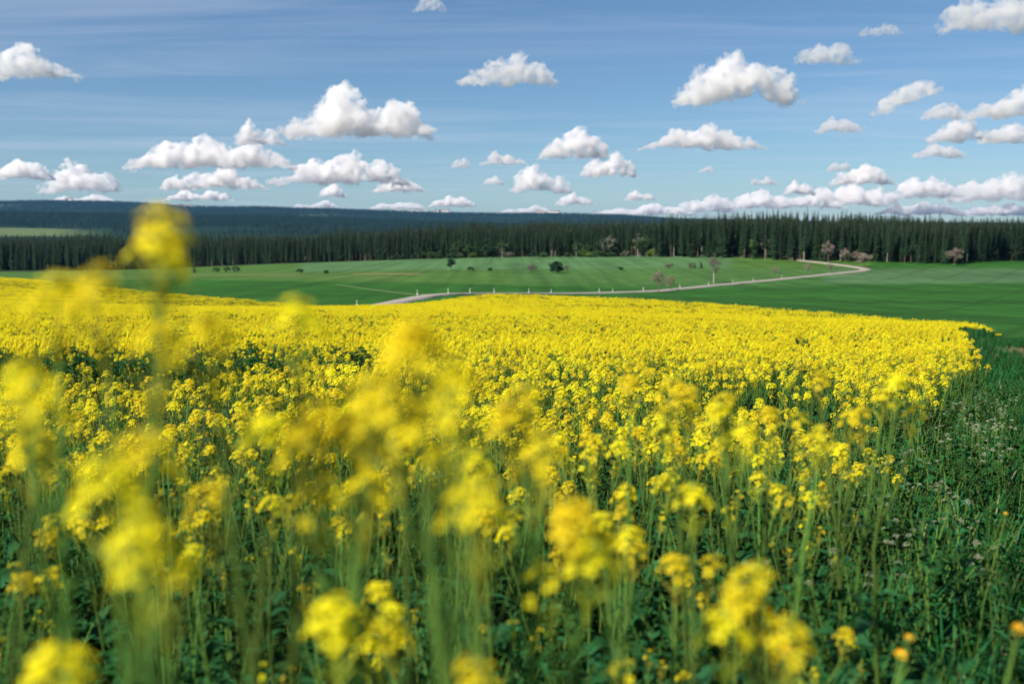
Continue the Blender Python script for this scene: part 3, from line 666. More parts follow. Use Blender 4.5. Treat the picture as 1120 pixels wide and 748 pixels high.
for a_ in [   # meadow trees
    ('meadow_tree', 494, 296.5, 283, 12, 'darkbroad', 'bark', 'small dark leafy tree standing alone in the middle of the meadow', dict(dens=1.8)),
    ('bush', 515, 296.5, 292, 8, 'darkbroad', 'bark', 'low dark green bush just right of the small lone meadow tree', bush),
    ('bush', 536, 296.5, 292.8, 5, 'darkbroad', 'bark', 'tiny bush, second to the right of the small lone meadow tree', bush),
    ('bush', 329, 299, 294, 8, 'darkbroad', 'bark', 'low dark bush in the left meadow, the wider of two', bush),
    ('bush', 358, 299.5, 295.6, 5, 'darkbroad', 'bark', 'tiny dark bush in the left meadow before the brown strip', bush),
    ('round_bush', 609, 299, 286, 16, 'darkbroad', 'bark', 'round dark green bush, largest in the middle of the meadow', dict(trunk_h=.06, dens=2.2, nlimb=12, flat=.7)),
    ('bush', 619, 297, 289.5, 8, 'greybush', 'bark', 'grey leafless bush against the right side of the round dark bush', bush),
    ('bush', 582, 297, 290.5, 12, 'greybush', 'bark', 'grey-brown thin bush left of the round dark bush', bush),
    ('bush', 678, 295.5, 292.5, 8, 'broad', 'bark', 'flat low green bush between the round bush and the paired road trees', bush),
    ('bush', 730, 294, 288.5, 10, 'greybush', 'bark', 'olive-brown bush behind the paired road trees', bush),
    ('bush', 754, 293.5, 287.5, 7, 'greybush', 'bark', 'grey bush left of the two small meadow spruces', bush),
    ('bush', 238, 298, 292.5, 9, 'broad', 'bark', 'green bush at left meadow, between the dark spruce and two round bushes', bush),
    ('bush', 250, 298, 291, 7, 'darkbroad', 'bark', 'dark round bush, left one of the close pair at left meadow', bush),
    ('bush', 260, 298, 290.3, 9, 'darkbroad', 'bark', 'dark round bush, right one of the close pair at left meadow', bush),
    ('budding_tree', 720, 319.5, 294, 15, 'budding', 'bark', 'reddish budding tree by the road, larger of the pair', dict(dens=.75, open_=.15)),
    ('budding_tree', 733, 318, 299, 10, 'budding', 'bark', 'reddish budding tree by the road, smaller of the pair', dict(dens=.7, open_=.15)),
    ('birch_tree', 780, 310, 276, 13, 'greybush', 'palebark', 'slender birch with pale trunk and thin crown above the road', dict(dens=.9, trunk_h=.34, open_=.1, flat=1.9, nlimb=12)),
    ('budding_tree', 846, 304, 290, 9, 'budding', 'bark', 'thin pinkish budding tree on the far road, left one', dict(dens=.5)),
    ('budding_tree', 882, 301, 286, 9, 'budding', 'bark', 'thin pinkish budding tree on the far road, just before the bend', dict(dens=.55)),
    ('budding_tree', 907, 298, 288, 7, 'budding', 'bark', 'small pinkish budding tree below the tall bare tree at the bend', dict(dens=.5)),
    ('bare_tree', 904, 288, 263, 15, 'budding', 'bark', 'tallest grey-pink budding tree at the upper road bend', dict(dens=1.0, trunk_h=.38, nlimb=11)),
    ('bare_tree', 922, 288, 272, 12, 'budding', 'bark', 'budding tree at the road bend, between the tallest and the rightmost', dict(dens=.8)),
    ('bare_tree', 934, 288, 274, 11, 'budding', 'bark', 'shorter budding tree at the road bend, next to the rightmost one', dict(dens=.8)),
    ('bare_tree', 943, 292.5, 277, 14, 'budding', 'bark', 'wide budding tree on the outer corner of the road bend, rightmost', dict(dens=.9)),
    ('brown_tree', 1041, 291, 272, 17, 'budding', 'bark', 'brownish budding tree at the dark forest corner on the right', dict(dens=.8)),
    ('fresh_tree', 820, 282.5, 256, 13, 'fresh', 'bark', 'fresh yellow-green tree in front of the dark conifers', dict(dens=1.1)),
    ('brown_tree', 836, 282.5, 259, 11, 'budding', 'bark', 'brown budding tree right beside the fresh yellow-green tree', dict(dens=.9)),
    ('fresh_tree', 890, 285, 253, 11, 'broad', 'bark', 'mid green leafy tree among the spruces near the road end', dict(dens=1.0)),
]:
    nm, px, b_, t_, w_, lm, bk, lab, kw = a_
    de = gd(px, b_)
    if px > 815: de = min(de, float(np.interp(px, [e[0] for e in EDGE], [e[3] for e in EDGE])) - 9)
    plant_tree(nm, px, b_, t_, w_, de, lm, bk, lab, 'bush' if 'bush' in nm else 'tree', None, **kw)
for px, b_, t_, lab in ((214, 298.5, 288.5, 'small dark spruce alone on the left meadow, left of the bushes'), (759, 293.5, 288, 'small dark spruce on the meadow, left one of two'), (766, 293.5, 286.5, 'small dark spruce on the meadow, right one of two')):
    d = gd(px, b_); x, y = xd(px, d); H = (b_ - t_) / F * d
    tr, cw = spruce(int(px), H, H * .24, .04, 16, 0, 8, 1.2)
    e = empty('small_spruce', (x, y, hz(x, y))); obj('trunk', tr.mesh('trunk', [M['bark']], True), e); obj('crown', cw.mesh('crown', [M['spruce']]), e)
    tag(e, lab, 'tree')
# shrubs at the foot of the wood
for k in range(44):
    px = random.uniform(425, 830) if k < 36 else random.uniform(830, 900)
    d = float(np.interp(px, [e[0] for e in EDGE], [e[3] for e in EDGE])) - random.uniform(4, 9)
    x, y = xd(px, d); H = random.uniform(2.2, 5.0); fr = random.choice(('broad', 'fresh', 'greybush', 'broad', 'darkbroad'))
    if k < 6: mesh2 = None
    e = empty('edge_shrub', (x, y, hz(x, y)), (0, 0, random.uniform(0, 6)))
    a_, b_ = broadtree(900 + k, H, H * random.uniform(1.1, 1.9), fr, 'bark', dens=.8, leaf=.35, **bush)
    obj('stem', a_, e); obj('crown', b_, e)
    kn = {'broad': 'mid green', 'fresh': 'pale green', 'greybush': 'grey-olive', 'darkbroad': 'dark green'}[fr]
    tag(e, kn + ' shrub at the forest foot ' + spot(px), 'shrub', 'forest edge shrubs: ' + kn + ' ' + spot(px))

# leafy trees mixed into the forest edge
for k in range(20):
    px = (random.uniform(478, 560) if k < 6 else random.uniform(560, 720) if k < 15 else random.uniform(720, 1000))
    d = float(np.interp(px, [e[0] for e in EDGE], [e[3] for e in EDGE])) - random.uniform(2, 5)
    x, y = xd(px, d); H = random.uniform(7, 13.5); fr = random.choice(('broad', 'greybush', 'darkbroad', 'broad', 'darkbroad', 'broad'))
    e = empty('edge_tree', (x, y, hz(x, y)), (0, 0, random.uniform(0, 6)))
    a_, b_ = broadtree(1200 + k, H, H * random.uniform(.5, .75), fr, random.choice(('bark', 'palebark')), dens=.8, leaf=.45)
    obj('trunk', a_, e); obj('crown', b_, e)
    kn = {'broad': 'mid green', 'fresh': 'pale green', 'greybush': 'grey-olive', 'budding': 'brownish', 'darkbroad': 'dark green'}[fr]
    tag(e, kn + ' leafy tree before the conifers ' + spot(px), 'tree', 'leafy forest edge trees: ' + kn + ' ' + spot(px))

# ------------------------------------------------------------------ roadside marker posts
def post_meshes():
    w = MB(); w.tube([(0, 0, -.1), (0, 0, .62)], [.075, .07], 6, 0, False)
    t_ = MB(); t_.tube([(0, 0, .87), (0, 0, 1.02), (.02, 0, 1.06)], [.066, .064, .03], 6)
    b = MB(); b.tube([(0, 0, .62), (0, 0, .87)], [.069, .067], 6, 0, False)
    r_ = MB(); r_.box((-.03, -.078, .66), (.03, -.066, .84))
    return w.mesh('shaft', [M['postwhite']]), t_.mesh('cap', [M['postwhite']]), b.mesh('band', [M['postblack']]), r_.mesh('reflector', [M['reflector']])
PM = post_meshes()
POSTS = [(407, 'where the road leaves the yellow field on the left'), (474, 'left of the road dip, second from left'), (505, 'third from left along the road'), (530, 'fourth from left, on the crest of yellow'), (554, 'fifth from left, just past the crest'),
         (589, 'sixth from left, behind the yellow crest'), (610, 'seventh from left, behind the yellow crest'), (662, 'eighth from left, where the road reappears'), (680, 'ninth from left, before the paired trees'), (716, 'at the foot of the paired trees'),
         (755, 'just right of the paired trees'), (785, 'below the pale birch'), (810, 'right of the pale birch'), (833, 'before the far thin trees'), (864, 'between the far thin trees')]
for px, txt in POSTS:
    rp = RPATH[:, 0] / RPATH[:, 1] * F + 560
    i = int(np.argmin(np.abs(rp[:220 if px < 900 else None] - px) + (RPATH[:, 1] > 436) * 999))
    tdir = RPATH[min(i + 1, len(RPATH) - 1)] - RPATH[i - 1]; tdir /= np.linalg.norm(tdir); nrm = np.array([-tdir[1], tdir[0]])
    q = RPATH[i] + nrm * (3.0 if px > 420 else 3.2)
    e = empty('marker_post', (q[0], q[1], hz(*q)), (0, 0, 0), 1.1)
    for nm, m_ in zip(('shaft', 'cap', 'band', 'reflector'), PM): obj(nm, m_, e)
    tag(e, 'white roadside marker post ' + txt, 'post', 'roadside marker posts')

# ------------------------------------------------------------------ far houses
def house(p_, w, dp, h, rz, label, group):
    e = empty('house', p_, (0, 0, rz)); mb = MB()
    mb.add([(-w, -dp, -2), (w, -dp, -2), (w, dp, -2), (-w, dp, -2), (-w, -dp, h), (w, -dp, h), (w, dp, h), (-w, dp, h), (-w, 0, h + dp * .9), (w, 0, h + dp * .9)],
           [(0, 1, 5, 4), (2, 3, 7, 6), (1, 2, 6, 9, 5), (3, 0, 4, 8, 7)], 0)
    obj('wall', mb.mesh('wall', [M['wall']]), e)
    rf = MB(); o_ = .5; hh = h + dp * .9 + .25
    rf.add([(-w - o_, -dp - o_, h - .3), (w + o_, -dp - o_, h - .3), (w + o_, 0, hh), (-w - o_, 0, hh), (-w - o_, dp + o_, h - .3), (w + o_, dp + o_, h - .3)], [(0, 1, 2, 3), (3, 2, 5, 4)], 0)
    obj('roof', rf.mesh('roof', [M['roof']]), e)
    for k in (-.55, 0, .55):
        wn_ = MB(); wn_.box((k * w - .7, -dp - .1, h * .4), (k * w + .7, -dp + .1, h * .4 + 1.6)); obj('window', wn_.mesh('window', [M['window']]), e)
    tag(e, label, 'house', group)
for k, (px, t_) in enumerate([(79, .985), (84, .985)]): house(hp(H1, 9500, px, t_) + Vector((0, -30, 22)), 16, 9, 9, random.uniform(-.5, .5), 'tiny white house on the far left hill, %s of two' % ('left' if k == 0 else 'right'), None)
for k, (px, t_) in enumerate([(202, .96), (207, .965), (213, .96)]): house(hp(H1, 9500, px, t_) + Vector((0, -30, 22)), 15, 8, 9, random.uniform(-.5, .5), 'tiny white house on the far hill right of the tall blurred flower', 'houses on the far left hill')
for k in range(26):
    px = random.choice((random.uniform(388, 470), random.uniform(440, 512), random.uniform(585, 612)))
    t_ = random.uniform(.88, .96); house(hp(H1, 9500, px, t_) + Vector((0, -40, 20)), random.uniform(10, 16), random.uniform(6, 8), random.uniform(8, 11), random.uniform(-.6, .6), 'tiny pale house of the far village above the forest', 'houses of the far village')

# ------------------------------------------------------------------ rape plants
def flower_mesh(mb, c_, nrm, r0, r_, petals=4):
    nrm = nrm.normalized(); x = nrm.orthogonal().normalized(); x.rotate(Matrix.Rotation(r_.uniform(0, 6.28), 3, nrm)); y = nrm.cross(x)
    for k in range(petals):
        a_ = 2 * math.pi * k / petals + r_.uniform(-.12, .12); d_ = x * math.cos(a_) + y * math.sin(a_); s_ = nrm.cross(d_)
        L = r0 * r_.uniform(.88, 1.1); w = r0 * .42; cu = r_.uniform(.05, .3) * r0
        mb.add([tuple(c_ + d_ * L * .12), tuple(c_ + d_ * L * .62 + s_ * w + nrm * cu), tuple(c_ + d_ * L + s_ * w * .5 + nrm * cu * .6), tuple(c_ + d_ * L - s_ * w * .5 + nrm * cu * .6), tuple(c_ + d_ * L * .62 - s_ * w + nrm * cu)],
               [(0, 1, 2, 3, 4)], 0)
def raceme(seed, nfl, size=1.0, pods=8):
    """one flower head: open flowers round a cluster of buds, young pods below; origin at its foot"""
    r_ = random.Random(seed); mb = MB(); L = (.05 + .02 * pods / 8) * size
    top = L + .022 * size
    mb.tube([(0, 0, -.01), (.002, .001, L * .6), (0, 0, top)], [.0028, .0024, .0012], 4, 1)
    for i in range(nfl):
        t_ = i / max(1, nfl - 1); an = i * 2.4 + r_.uniform(-.3, .3)
        z0 = L * .8 + (top - L * .8) * t_; out = (.030 * (1 - t_ * .6)) * size * r_.uniform(.8, 1.2); zz = z0 + out * (.25 + .6 * t_)
        d_ = Vector((math.cos(an), math.sin(an), 0)); c_ = d_ * out + Vector((0, 0, zz))
        mb.add([(0, 0, z0), tuple(c_ + Vector((0, 0, -.002))), tuple(c_ + d_.cross(Vector((0, 0, 1))) * .0016)], [(0, 1, 2)], 1)
        flower_mesh(mb, c_, d_ * (.9 - .6 * t_) + Vector((0, 0, .5 + .6 * t_)), .0125 * size * r_.uniform(.85, 1.15), r_)
    for i in range(9):
        an = i * 2.4; rr = .007 * size * math.sqrt(i / 9 + .05); c_ = Vector((math.cos(an) * rr, math.sin(an) * rr, top + .010 * size - rr * .5)); b = .0034 * size
        mb.add([tuple(c_ + Vector(v) * b) for v in ((1, 0, 0), (-.5, .87, 0), (-.5, -.87, 0), (0, 0, 1.9), (0, 0, -1.5))], [(0, 1, 3), (1, 2, 3), (2, 0, 3), (1, 0, 4), (2, 1, 4), (0, 2, 4)], 1)
    for i in range(pods):
        an = i * 2.4 + 1; z0 = L * .55 * (i / pods) - .012 * i / pods; ln = r_.uniform(.03, .05) * size
        e_ = Vector((math.cos(an) * ln * .75, math.sin(an) * ln * .75, z0 + ln * .75))
        mb.tube([(0, 0, z0), tuple(e_ * .5 + Vector((0, 0, z0 * .5 + .004))), tuple(e_)], [.0012, .0018, .0007], 3, 1, False)
    return mb
def leaf_mesh(seed, L=.16, W=.05, lobed=True, m=0):
    r_ = random.Random(seed); mb = MB(); N = 7; vs = []; fs = []
    for i in range(N):
        t_ = i / (N - 1); w = W * (math.sin(math.pi * min(1, .12 + t_ * .88)) ** .7) * (1 if not lobed else (1.0 if i % 2 == 0 else .62)) * (1.02 - t_ * .4)
        if i == N - 1: w = .002
        x = L * t_; z = .30 * L * t_ - .62 * L * t_ * t_; wav = r_.uniform(-.25, .25) * w
        vs += [(x, -w, z + w * .35 + wav), (x, 0, z), (x, w, z + w * .35 - wav)]
        if i:
            b = (i - 1) * 3; fs += [(b, b + 1, b + 4, b + 3), (b + 1, b + 2, b + 5, b + 4)]
    mb.add(vs, fs, m); return mb
HEADS = [raceme(300 + i, n_, s_, p_) for i, (n_, s_, p_) in enumerate(((14, 1.05, 6), (12, 1.0, 8), (16, 1.1, 7), (8, .9, 9), (4, .8, 11), (11, 1.0, 10), (1, .6, 12)))]
LEAVES = [leaf_mesh(400, .20, .045), leaf_mesh(401, .15, .035), leaf_mesh(402, .24, .060), leaf_mesh(403, .11, .022, False)]
HEADM = [h.mesh('flower_head', [M['petal'], M['bud']]) for h in HEADS]
LEAFM = [q.mesh('leaf', [M['leaf']], True) for q in LEAVES]
def rape(seed, H=1.05, nb=4, flowering=1.0, nleaf=5, close=False, tight=False):
    """stem mesh plus placings of heads and leaves; height about H"""
    r_ = random.Random(seed); st = MB(); heads, leaves = [], []
    bend = [Vector((r_.uniform(-.05, .05), r_.uniform(-.05, .05), 0)) for _ in range(3)]
    hs_ = H - .11
    path = [Vector((0, 0, -.04)), bend[0] * .6 + Vector((0, 0, hs_ * .35)), bend[0] + bend[1] + Vector((0, 0, hs_ * .7)), bend[0] + bend[1] * 1.4 + bend[2] + Vector((0, 0, hs_))]
    st.tube([tuple(q) for q in path], [.0068, .0060, .0045, .0028], 5)
    def along(t_):
        t_ = min(max(t_, 0), .999) * 3; i = int(t_); return path[i].lerp(path[i + 1], t_ - i)
    def head(p_, d_, big):
        k = r_.choice((0, 1, 2, 5)) if big else r_.choice((1, 3, 5, 3, 4))
        if r_.random() > flowering: k = 4 if flowering > .3 or big else 6
        q = Vector((d_.x * .5, d_.y * .5, 1)).normalized().to_track_quat('Z', 'Y').to_matrix().to_4x4()
        heads.append((k, Matrix.Translation(p_) @ q @ Matrix.Rotation(r_.uniform(0, 6.28), 4, 'Z')))
    for i in range(14):
        p0 = along(.62 + .36 * i / 14); an = i * 2.4; ln = r_.uniform(.03, .065); d_ = Vector((math.cos(an) * ln * .7, math.sin(an) * ln * .7, ln * .75))
        st.tube([tuple(p0), tuple(p0 + d_ * .5), tuple(p0 + d_)], [.0010, .0020, .0006], 3, 0, False)
    head(path[-1], bend[2] * 4, True)
    for i in range(nb):
        t_ = (.72 if close else .50) + (.20 if close else .40) * i / max(1, nb) + r_.uniform(-.03, .03); p0 = along(t_); an = i * 2.4 + r_.random()
        ln = max(.08, hs_ - p0.z - r_.uniform(-.02, .09)) / .88; sp_ = r_.uniform(.035, .10) + .08 * ln
        if tight: sp_ = r_.uniform(.028, .042); ln = max(.05, hs_ - p0.z - (.01, .035, .065, .085)[i % 4]) / .88
        e_ = p0 + Vector((math.cos(an) * sp_, math.sin(an) * sp_, ln * .88)); mid = p0.lerp(e_, .5) + Vector((math.cos(an), math.sin(an), 0)) * sp_ * .18
        st.tube([tuple(p0), tuple(mid), tuple(e_)], [.0038, .0030, .0022], 4)
        head(e_, Vector((math.cos(an), math.sin(an), 0)) * .3, r_.random() < .5)
        leaves.append((r_.choice((1, 3, 3)), Matrix.Translation(p0) @ Matrix.Rotation(an + .3, 4, 'Z') @ Matrix.Rotation(-R(r_.uniform(5, 40)), 4, 'Y') @ Matrix.Scale(r_.uniform(.7, 1.1), 4)))
    for i in range(nleaf):
        t_ = .10 + .45 * i / nleaf + r_.uniform(-.04, .04); an = i * 2.4 + r_.random() + 1
        leaves.append((r_.choice((0, 2, 1) if t_ < .4 else (0, 1)), Matrix.Translation(along(t_)) @ Matrix.Rotation(an, 4, 'Z') @ Matrix.Rotation(-R(r_.uniform(-5, 35)), 4, 'Y') @ Matrix.Scale(r_.uniform(.8, 1.25), 4)))
    return st, heads, leaves
KINDS = []
for i in range(17):     # 12-14 hero tops, 15-16 tight clusters; 0-5 in full flower, 6-8 few flowers, 9 hardly any, 10-11 single-topped
    st, hd, lv = rape(500 + i, 1.05, (3, 2, 3, 3, 2, 3, 2, 1, 1, 2, 1, 0, 2, 3, 1, 3, 4)[i], (1, .9, 1, .9, 1, .8, .45, .55, .8, .0, 1, 1, 1, 1, 1, 1, 1)[i], (3, 4, 3, 2, 4, 3, 4, 5, 5, 4, 5, 5, 4, 3, 5, 4, 4)[i], i >= 10, i >= 15)
    KINDS.append((st, st.mesh('stem', [M['stem']], True), hd, lv))
def rape_object(p_, k, s_, rz, lean, label, group, zs=1.0, low=False):
    e = empty('rapeseed_plant', p_, (lean[0], lean[1], rz), s_); e.scale = (s_, s_, s_ * zs)
    st, sm_, hd, lv = KINDS[k]
    obj('stem', sm_, e)
    for q, m_ in hd: obj('flower_head', HEADM[q], e, m_ if zs == 1.0 else Matrix.Translation(m_.translation) @ Matrix.Diagonal((1, 1, 1 / zs, 1)) @ m_.to_3x3().to_4x4())
    for q, m_ in ([w for w in lv if w[1].translation.z < .62] if low else lv[:6]): obj('leaf', LEAFM[q], e, m_)
    return tag(e, label, 'plant', group)
def rape_joined(k, name):
    st, sm_, hd, lv = KINDS[k]; mb = MB()
    mb.merge(st.v, st.f, [2] * len(st.f), Matrix.Identity(4))
    for q, m_ in hd: mb.merge(HEADS[q].v, HEADS[q].f, HEADS[q].m, m_)
    for q, m_ in lv: mb.merge(LEAVES[q].v, LEAVES[q].f, [3] * len(LEAVES[q].f), m_)
    return mb.mesh(name, [M['petal'], M['bud'], M['stem'], M['leaf']])

# plants one can single out, by the place of their top in the photo: (px, py, distance, kind, label)
HERO = [
    (172, 232, 1.0, 15, 'tallest blurred rapeseed plant, rising above the horizon at upper left'),
    (60, 300, 1.10, 12, 'blurred rapeseed plant at far left with its top in the green meadow'),
    (325, 326, 1.15, 11, 'blurred rapeseed plant with its top just under the pale road, left of centre'),
    (232, 345, 1.10, 11, 'blurred rapeseed plant between the tallest one and the dark gap'),
    (455, 350, 0.95, 16, 'largest blurred rapeseed blossom mass, in front of the yellow field left of centre'),
    (500, 395, 1.05, 8, 'blurred rapeseed plant right beside the largest blossom mass'),
    (400, 415, 1.10, 15, 'blurred rapeseed plant below and left of the largest blossom mass'),
    (160, 478, 0.85, 15, 'bright blurred rapeseed blossom low at the left, nearest to the viewer'),
    (350, 440, 1.15, 15, 'blurred rapeseed plant with golden tops left of centre'),
    (290, 455, 1.25, 12, 'golden blurred rapeseed plant left of the centre stems'),
    (575, 425, 1.35, 15, 'blurred rapeseed plant with a broad golden top at centre'),
    (625, 545, 1.25, 16, 'low rapeseed plant with several soft golden flower balls, lower centre'),
    (660, 580, 1.30, 11, 'low rapeseed plant right behind the lower centre flower balls'),
    (828, 622, 1.25, 15, 'low rapeseed plant with bright flower ball at lower right'),
    (795, 670, 1.20, 11, 'low rapeseed plant at the bottom edge below the lower right flower ball'),
    (980, 410, 2.60, 12, 'upright rapeseed plant standing apart in front of the pale weeds'),
    (965, 425, 2.75, 11, 'slim rapeseed plant close left of the upright one by the pale weeds'),
    (900, 408, 2.9, 8, 'rapeseed plant with compact top left of the pale weeds'),
    (842, 446, 2.5, 14, 'rapeseed plant with a wide flat golden top right of centre'),
    (795, 432, 2.2, 15, 'tall golden rapeseed plant right of centre, in front of the dark gap'),
    (735, 415, 2.3, 15, 'rapeseed plant with full golden top between centre and right'),
    (690, 410, 2.6, 8, 'rapeseed plant with feathery top right of the frame centre'),
    (895, 465, 2.1, 11, 'small-topped rapeseed plant below the compact one at right'),
    (760, 530, 1.7, 11, 'rapeseed plant with pale golden tops at mid right, over green stems'),
    (25, 400, 1.2, 11, 'blurred rapeseed plant cut by the left edge of the picture'),
    (30, 470, 1.3, 8, 'second blurred rapeseed plant at the left edge, lower'),
    (520, 725, 1.0, 11, 'blurred rapeseed head at the very bottom, right of centre stems'),
    (370, 660, 1.1, 7, 'greenish budding rapeseed plant low left of centre'),
    (60, 715, 0.95, 7, 'greenish blurred rapeseed head in the bottom left corner'),
    (520, 490, 1.6, 11, 'rapeseed plant with a soft golden head just under the centre'),
    (440, 470, 1.5, 8, 'rapeseed plant with round golden head left of the centre stems'),
]
for i, (px, py, d, k, lab) in enumerate(HERO):
    p_ = at(px, py, d); rz = i * 2.1; h_ = p_.z - hz(p_.x, p_.y) + .02; s_ = min(max(h_ / 1.07, .8), .98)
    tp = Matrix.Rotation(rz, 3, 'Z') @ KINDS[k][2][0][1].translation          # where this kind carries its top
    x, y = p_.x - tp.x * s_, p_.y - tp.y * s_; g = hz(x, y)
    rape_object((x, y, g), k, s_, rz, (0, 0), lab, 'tall blurred rapeseed plants up front', (p_.z + .02 - g - .125 * s_) / (.94 * s_), True)

# right border of the rape: plants thin out towards the headland
def edge_x(y): return np.interp(y, [0, 2, 3.4, 5.2, 8.0, 13, 29], [.55, .75, 1.05, 2.0, 3.45, 5.95, 13.35])
# gaps with low dark plants, (x, y, rx, ry)
GAPS = [(*xd(130, 14.5), 3.4, 6.2), (*xd(335, 15.5), 1.3, 4.2), (*xd(20, 14.5), 3.6, 5.0), (*xd(885, 6.2), .6, 1.0), (*xd(205, 10.0), 1.0, 1.3), (*xd(60, 8.2), .9, 1.0), (*xd(765, 8.0), .8, 1.0), (*xd(420, 12.5), .8, 1.2)]
def gapf(x, y):
    g = np.zeros(np.shape(x))
    for a_, b_, rx, ry in GAPS: g = np.maximum(g, np.clip(1.6 - np.hypot((x - a_) / rx, (y - b_) / ry) * 1.3 + (fbm(x, y, .8, 41) - .5) * .8, 0, 1))
    return g
NEAR = []
def try_near(n_, y0, y1, dens_fac):
    k = 0
    while k < n_:
        y = math.sqrt(random.uniform(y0 * y0, y1 * y1)); x = random.uniform(-.56, .56) * y
        if x > edge_x(y) + random.gauss(0, .12): continue
        if random.random() > dens_fac(x, y): continue
        if any((x - a_) ** 2 + (y - b_) ** 2 < (.008 if y < 3 else .012) for a_, b_ in NEAR): continue
        NEAR.append((x, y)); k += 1
try_near(60, 1.25, 3.2, lambda x, y: .35 + .65 * (y - 1.2) / 2)
try_near(209, 3.0, 5.6, lambda x, y: 1.0)
for x, y in NEAR:
    px = 560 + x / y * F
    if y < 3.0: k = random.choice((9, 9, 9, 9, 9, 9, 7, 6) if y < 2.0 else (9, 9, 9, 9, 6, 7, 8, 11)); s_ = random.uniform(.55, .92)
    if 1.9 < y < 2.9 and random.random() < .32 and x < .25 * y: k = random.choice((10, 11, 14, 8, 10)); s_ = random.uniform(.88, 1.04)
    elif y >= 3.0: k = random.choice((0, 4, 6, 8, 7, 7, 9, 9, 9, 9, 9, 11) if y < 4.2 else (0, 1, 2, 4, 5, 6, 8, 9, 9, 10)); s_ = random.gauss(.93, .08)
    s_ *= 1 - .25 * float(gapf(x, y))
    if px > 860: s_ *= .93
    zn = ('near the left picture edge' if px < 110 else 'below the tallest blurred plant' if px < 250 else 'left of the largest blossom mass' if px < 390 else 'below the largest blossom mass' if px < 520
          else 'near the picture centre' if px < 660 else 'below the paired road trees' if px < 790 else 'left of the pale weeds' if px < 910 else 'next to the pale weeds')
    look = {9: 'green-topped rapeseed plant without open flowers', 6: 'sparsely flowering rapeseed plant', 7: 'sparsely flowering rapeseed plant', 8: 'slim two-headed rapeseed plant', 11: 'single-headed rapeseed plant', 14: 'slim two-headed rapeseed plant', 10: 'slim two-headed rapeseed plant'}.get(k, 'many-headed rapeseed plant')
    dep_ = 'blurred ' if y < 2.2 else 'softly blurred ' if y < 3.0 else 'front-row ' if y < 4.2 else 'second-row '
    lab = dep_ + look + ' ' + zn
    rape_object((x, y, hz(x, y)), k, s_, random.uniform(0, 6.28), (random.gauss(0, .06), random.gauss(0, .06)), lab, 'foreground rapeseed: ' + lab)

# the rest of the field
PK = [rape_joined(i, 'rape') for i in range(10)]
def grid_pts(y0, y1, dens, pad=.06):
    n_ = int((y1 ** 2 - y0 ** 2) * (.515 + pad) * dens)
    y = np.sqrt(rng.uniform(y0 ** 2, y1 ** 2, n_)); x = rng.uniform(-(.515 + pad), .515 + pad, n_) * y
    return x, y
def tram(x, y):
    """tractor lines: pairs of wheel ruts curving over the rise"""
    u = x - 26 + (y - 95) * .85 + np.sin(y * .03) * 3
    v = np.mod(u, 36.0) ; return (np.abs(v - 1.0) < .28) | (np.abs(v - 2.9) < .28)
x, y = grid_pts(5.5, 17, 13)
y = y[:]; ok = inpoly(x, y, FIELD) & (x < edge_x(y) + rng.normal(0, .12, len(x)) + 0)
g = gapf(x, y); ok &= rng.random(len(x)) > g * .5
x, y, g = x[ok], y[ok], g[ok]
k = rng.choice([0, 1, 2, 3, 4, 5, 8, 0, 2, 3], len(x)); pn = fbm(x, y, 1.6, 58) + np.where(x < 0, .05, -.03); k = np.where(rng.random(len(x)) < np.clip((pn - .46) * 3.2, 0, .75), rng.choice([6, 9, 8, 9], len(x)), k); k = np.where(rng.random(len(x)) < g * .92, 9, k)
s_ = (rng.normal(.95, .07, len(x)) + (fbm(x, y, 2.5, 51) - .5) * .12) * (1 - .30 * g)
scatter('rapeseed_crop', np.column_stack([x, y, height(x, y)]), rots(len(x), .07), np.stack([s_] * 3, 1), k, PK, 'dense yellow rapeseed crop in focus behind the foreground plants', 'crop')

def rape_light(seed, bloom=True):
    r_ = random.Random(seed); mb = MB()
    for b in range(r_.choice((3, 4, 5))):
        ox, oy = r_.uniform(-.12, .12), r_.uniform(-.12, .12); h_ = r_.uniform(.90, 1.05)
        mb.tube([(ox * .4, oy * .4, 0), (ox, oy, h_)], [.008, .004], 3, 2, False)
        for j in range(12 if bloom else 0):
            an = j * 2.4; t_ = j / 11; rr = .034 * (1 - .5 * t_); c_ = Vector((ox + math.cos(an) * rr, oy + math.sin(an) * rr, h_ - .025 + .055 * t_ + r_.uniform(-.01, .01)))
            flower_mesh(mb, c_, Vector((math.cos(an), math.sin(an), .5 + t_)), .018, r_, 3)
        for j in range(3 if bloom else 7):
            z = r_.uniform(.15, h_ * (.85 if bloom else 1.0)); an = r_.uniform(0, 6.28); q = leaf_mesh(r_.randrange(99), r_.uniform(.1, .2), .04, False)
            mb.merge(q.v[::1], q.f, [3] * len(q.f), Matrix.Translation((ox * z, oy * z, z)) @ Matrix.Rotation(an, 4, 'Z') @ Matrix.Rotation(-R(20), 4, 'Y'))
    return mb.mesh('rape_light', [M['petal'], M['bud'], M['stem'], M['leaf']])
PL = [rape_light(i) for i in range(8)] + [rape_light(50 + i, False) for i in range(2)]
x, y = grid_pts(16.5, 48, 11)
ok = inpoly(x, y, FIELD) & ~tram(x, y) & (x < np.where(y < 29, edge_x(y) + rng.normal(0, .15, len(x)), 999))
x, y = x[ok], y[ok]; g = gapf(x, y); s_ = (rng.normal(.97, .07, len(x)) + (fbm(x, y, 4, 52) - .5) * .18) * (1 - .22 * g)
ki = np.where(rng.random(len(x)) < g * .9, rng.integers(8, 10, len(x)), rng.integers(0, 8, len(x)))
scatter('rapeseed_crop', np.column_stack([x, y, height(x, y)]), rots(len(x), .06), np.stack([s_] * 3, 1), ki, PL, 'even yellow rapeseed crop in the middle of the field', 'crop')

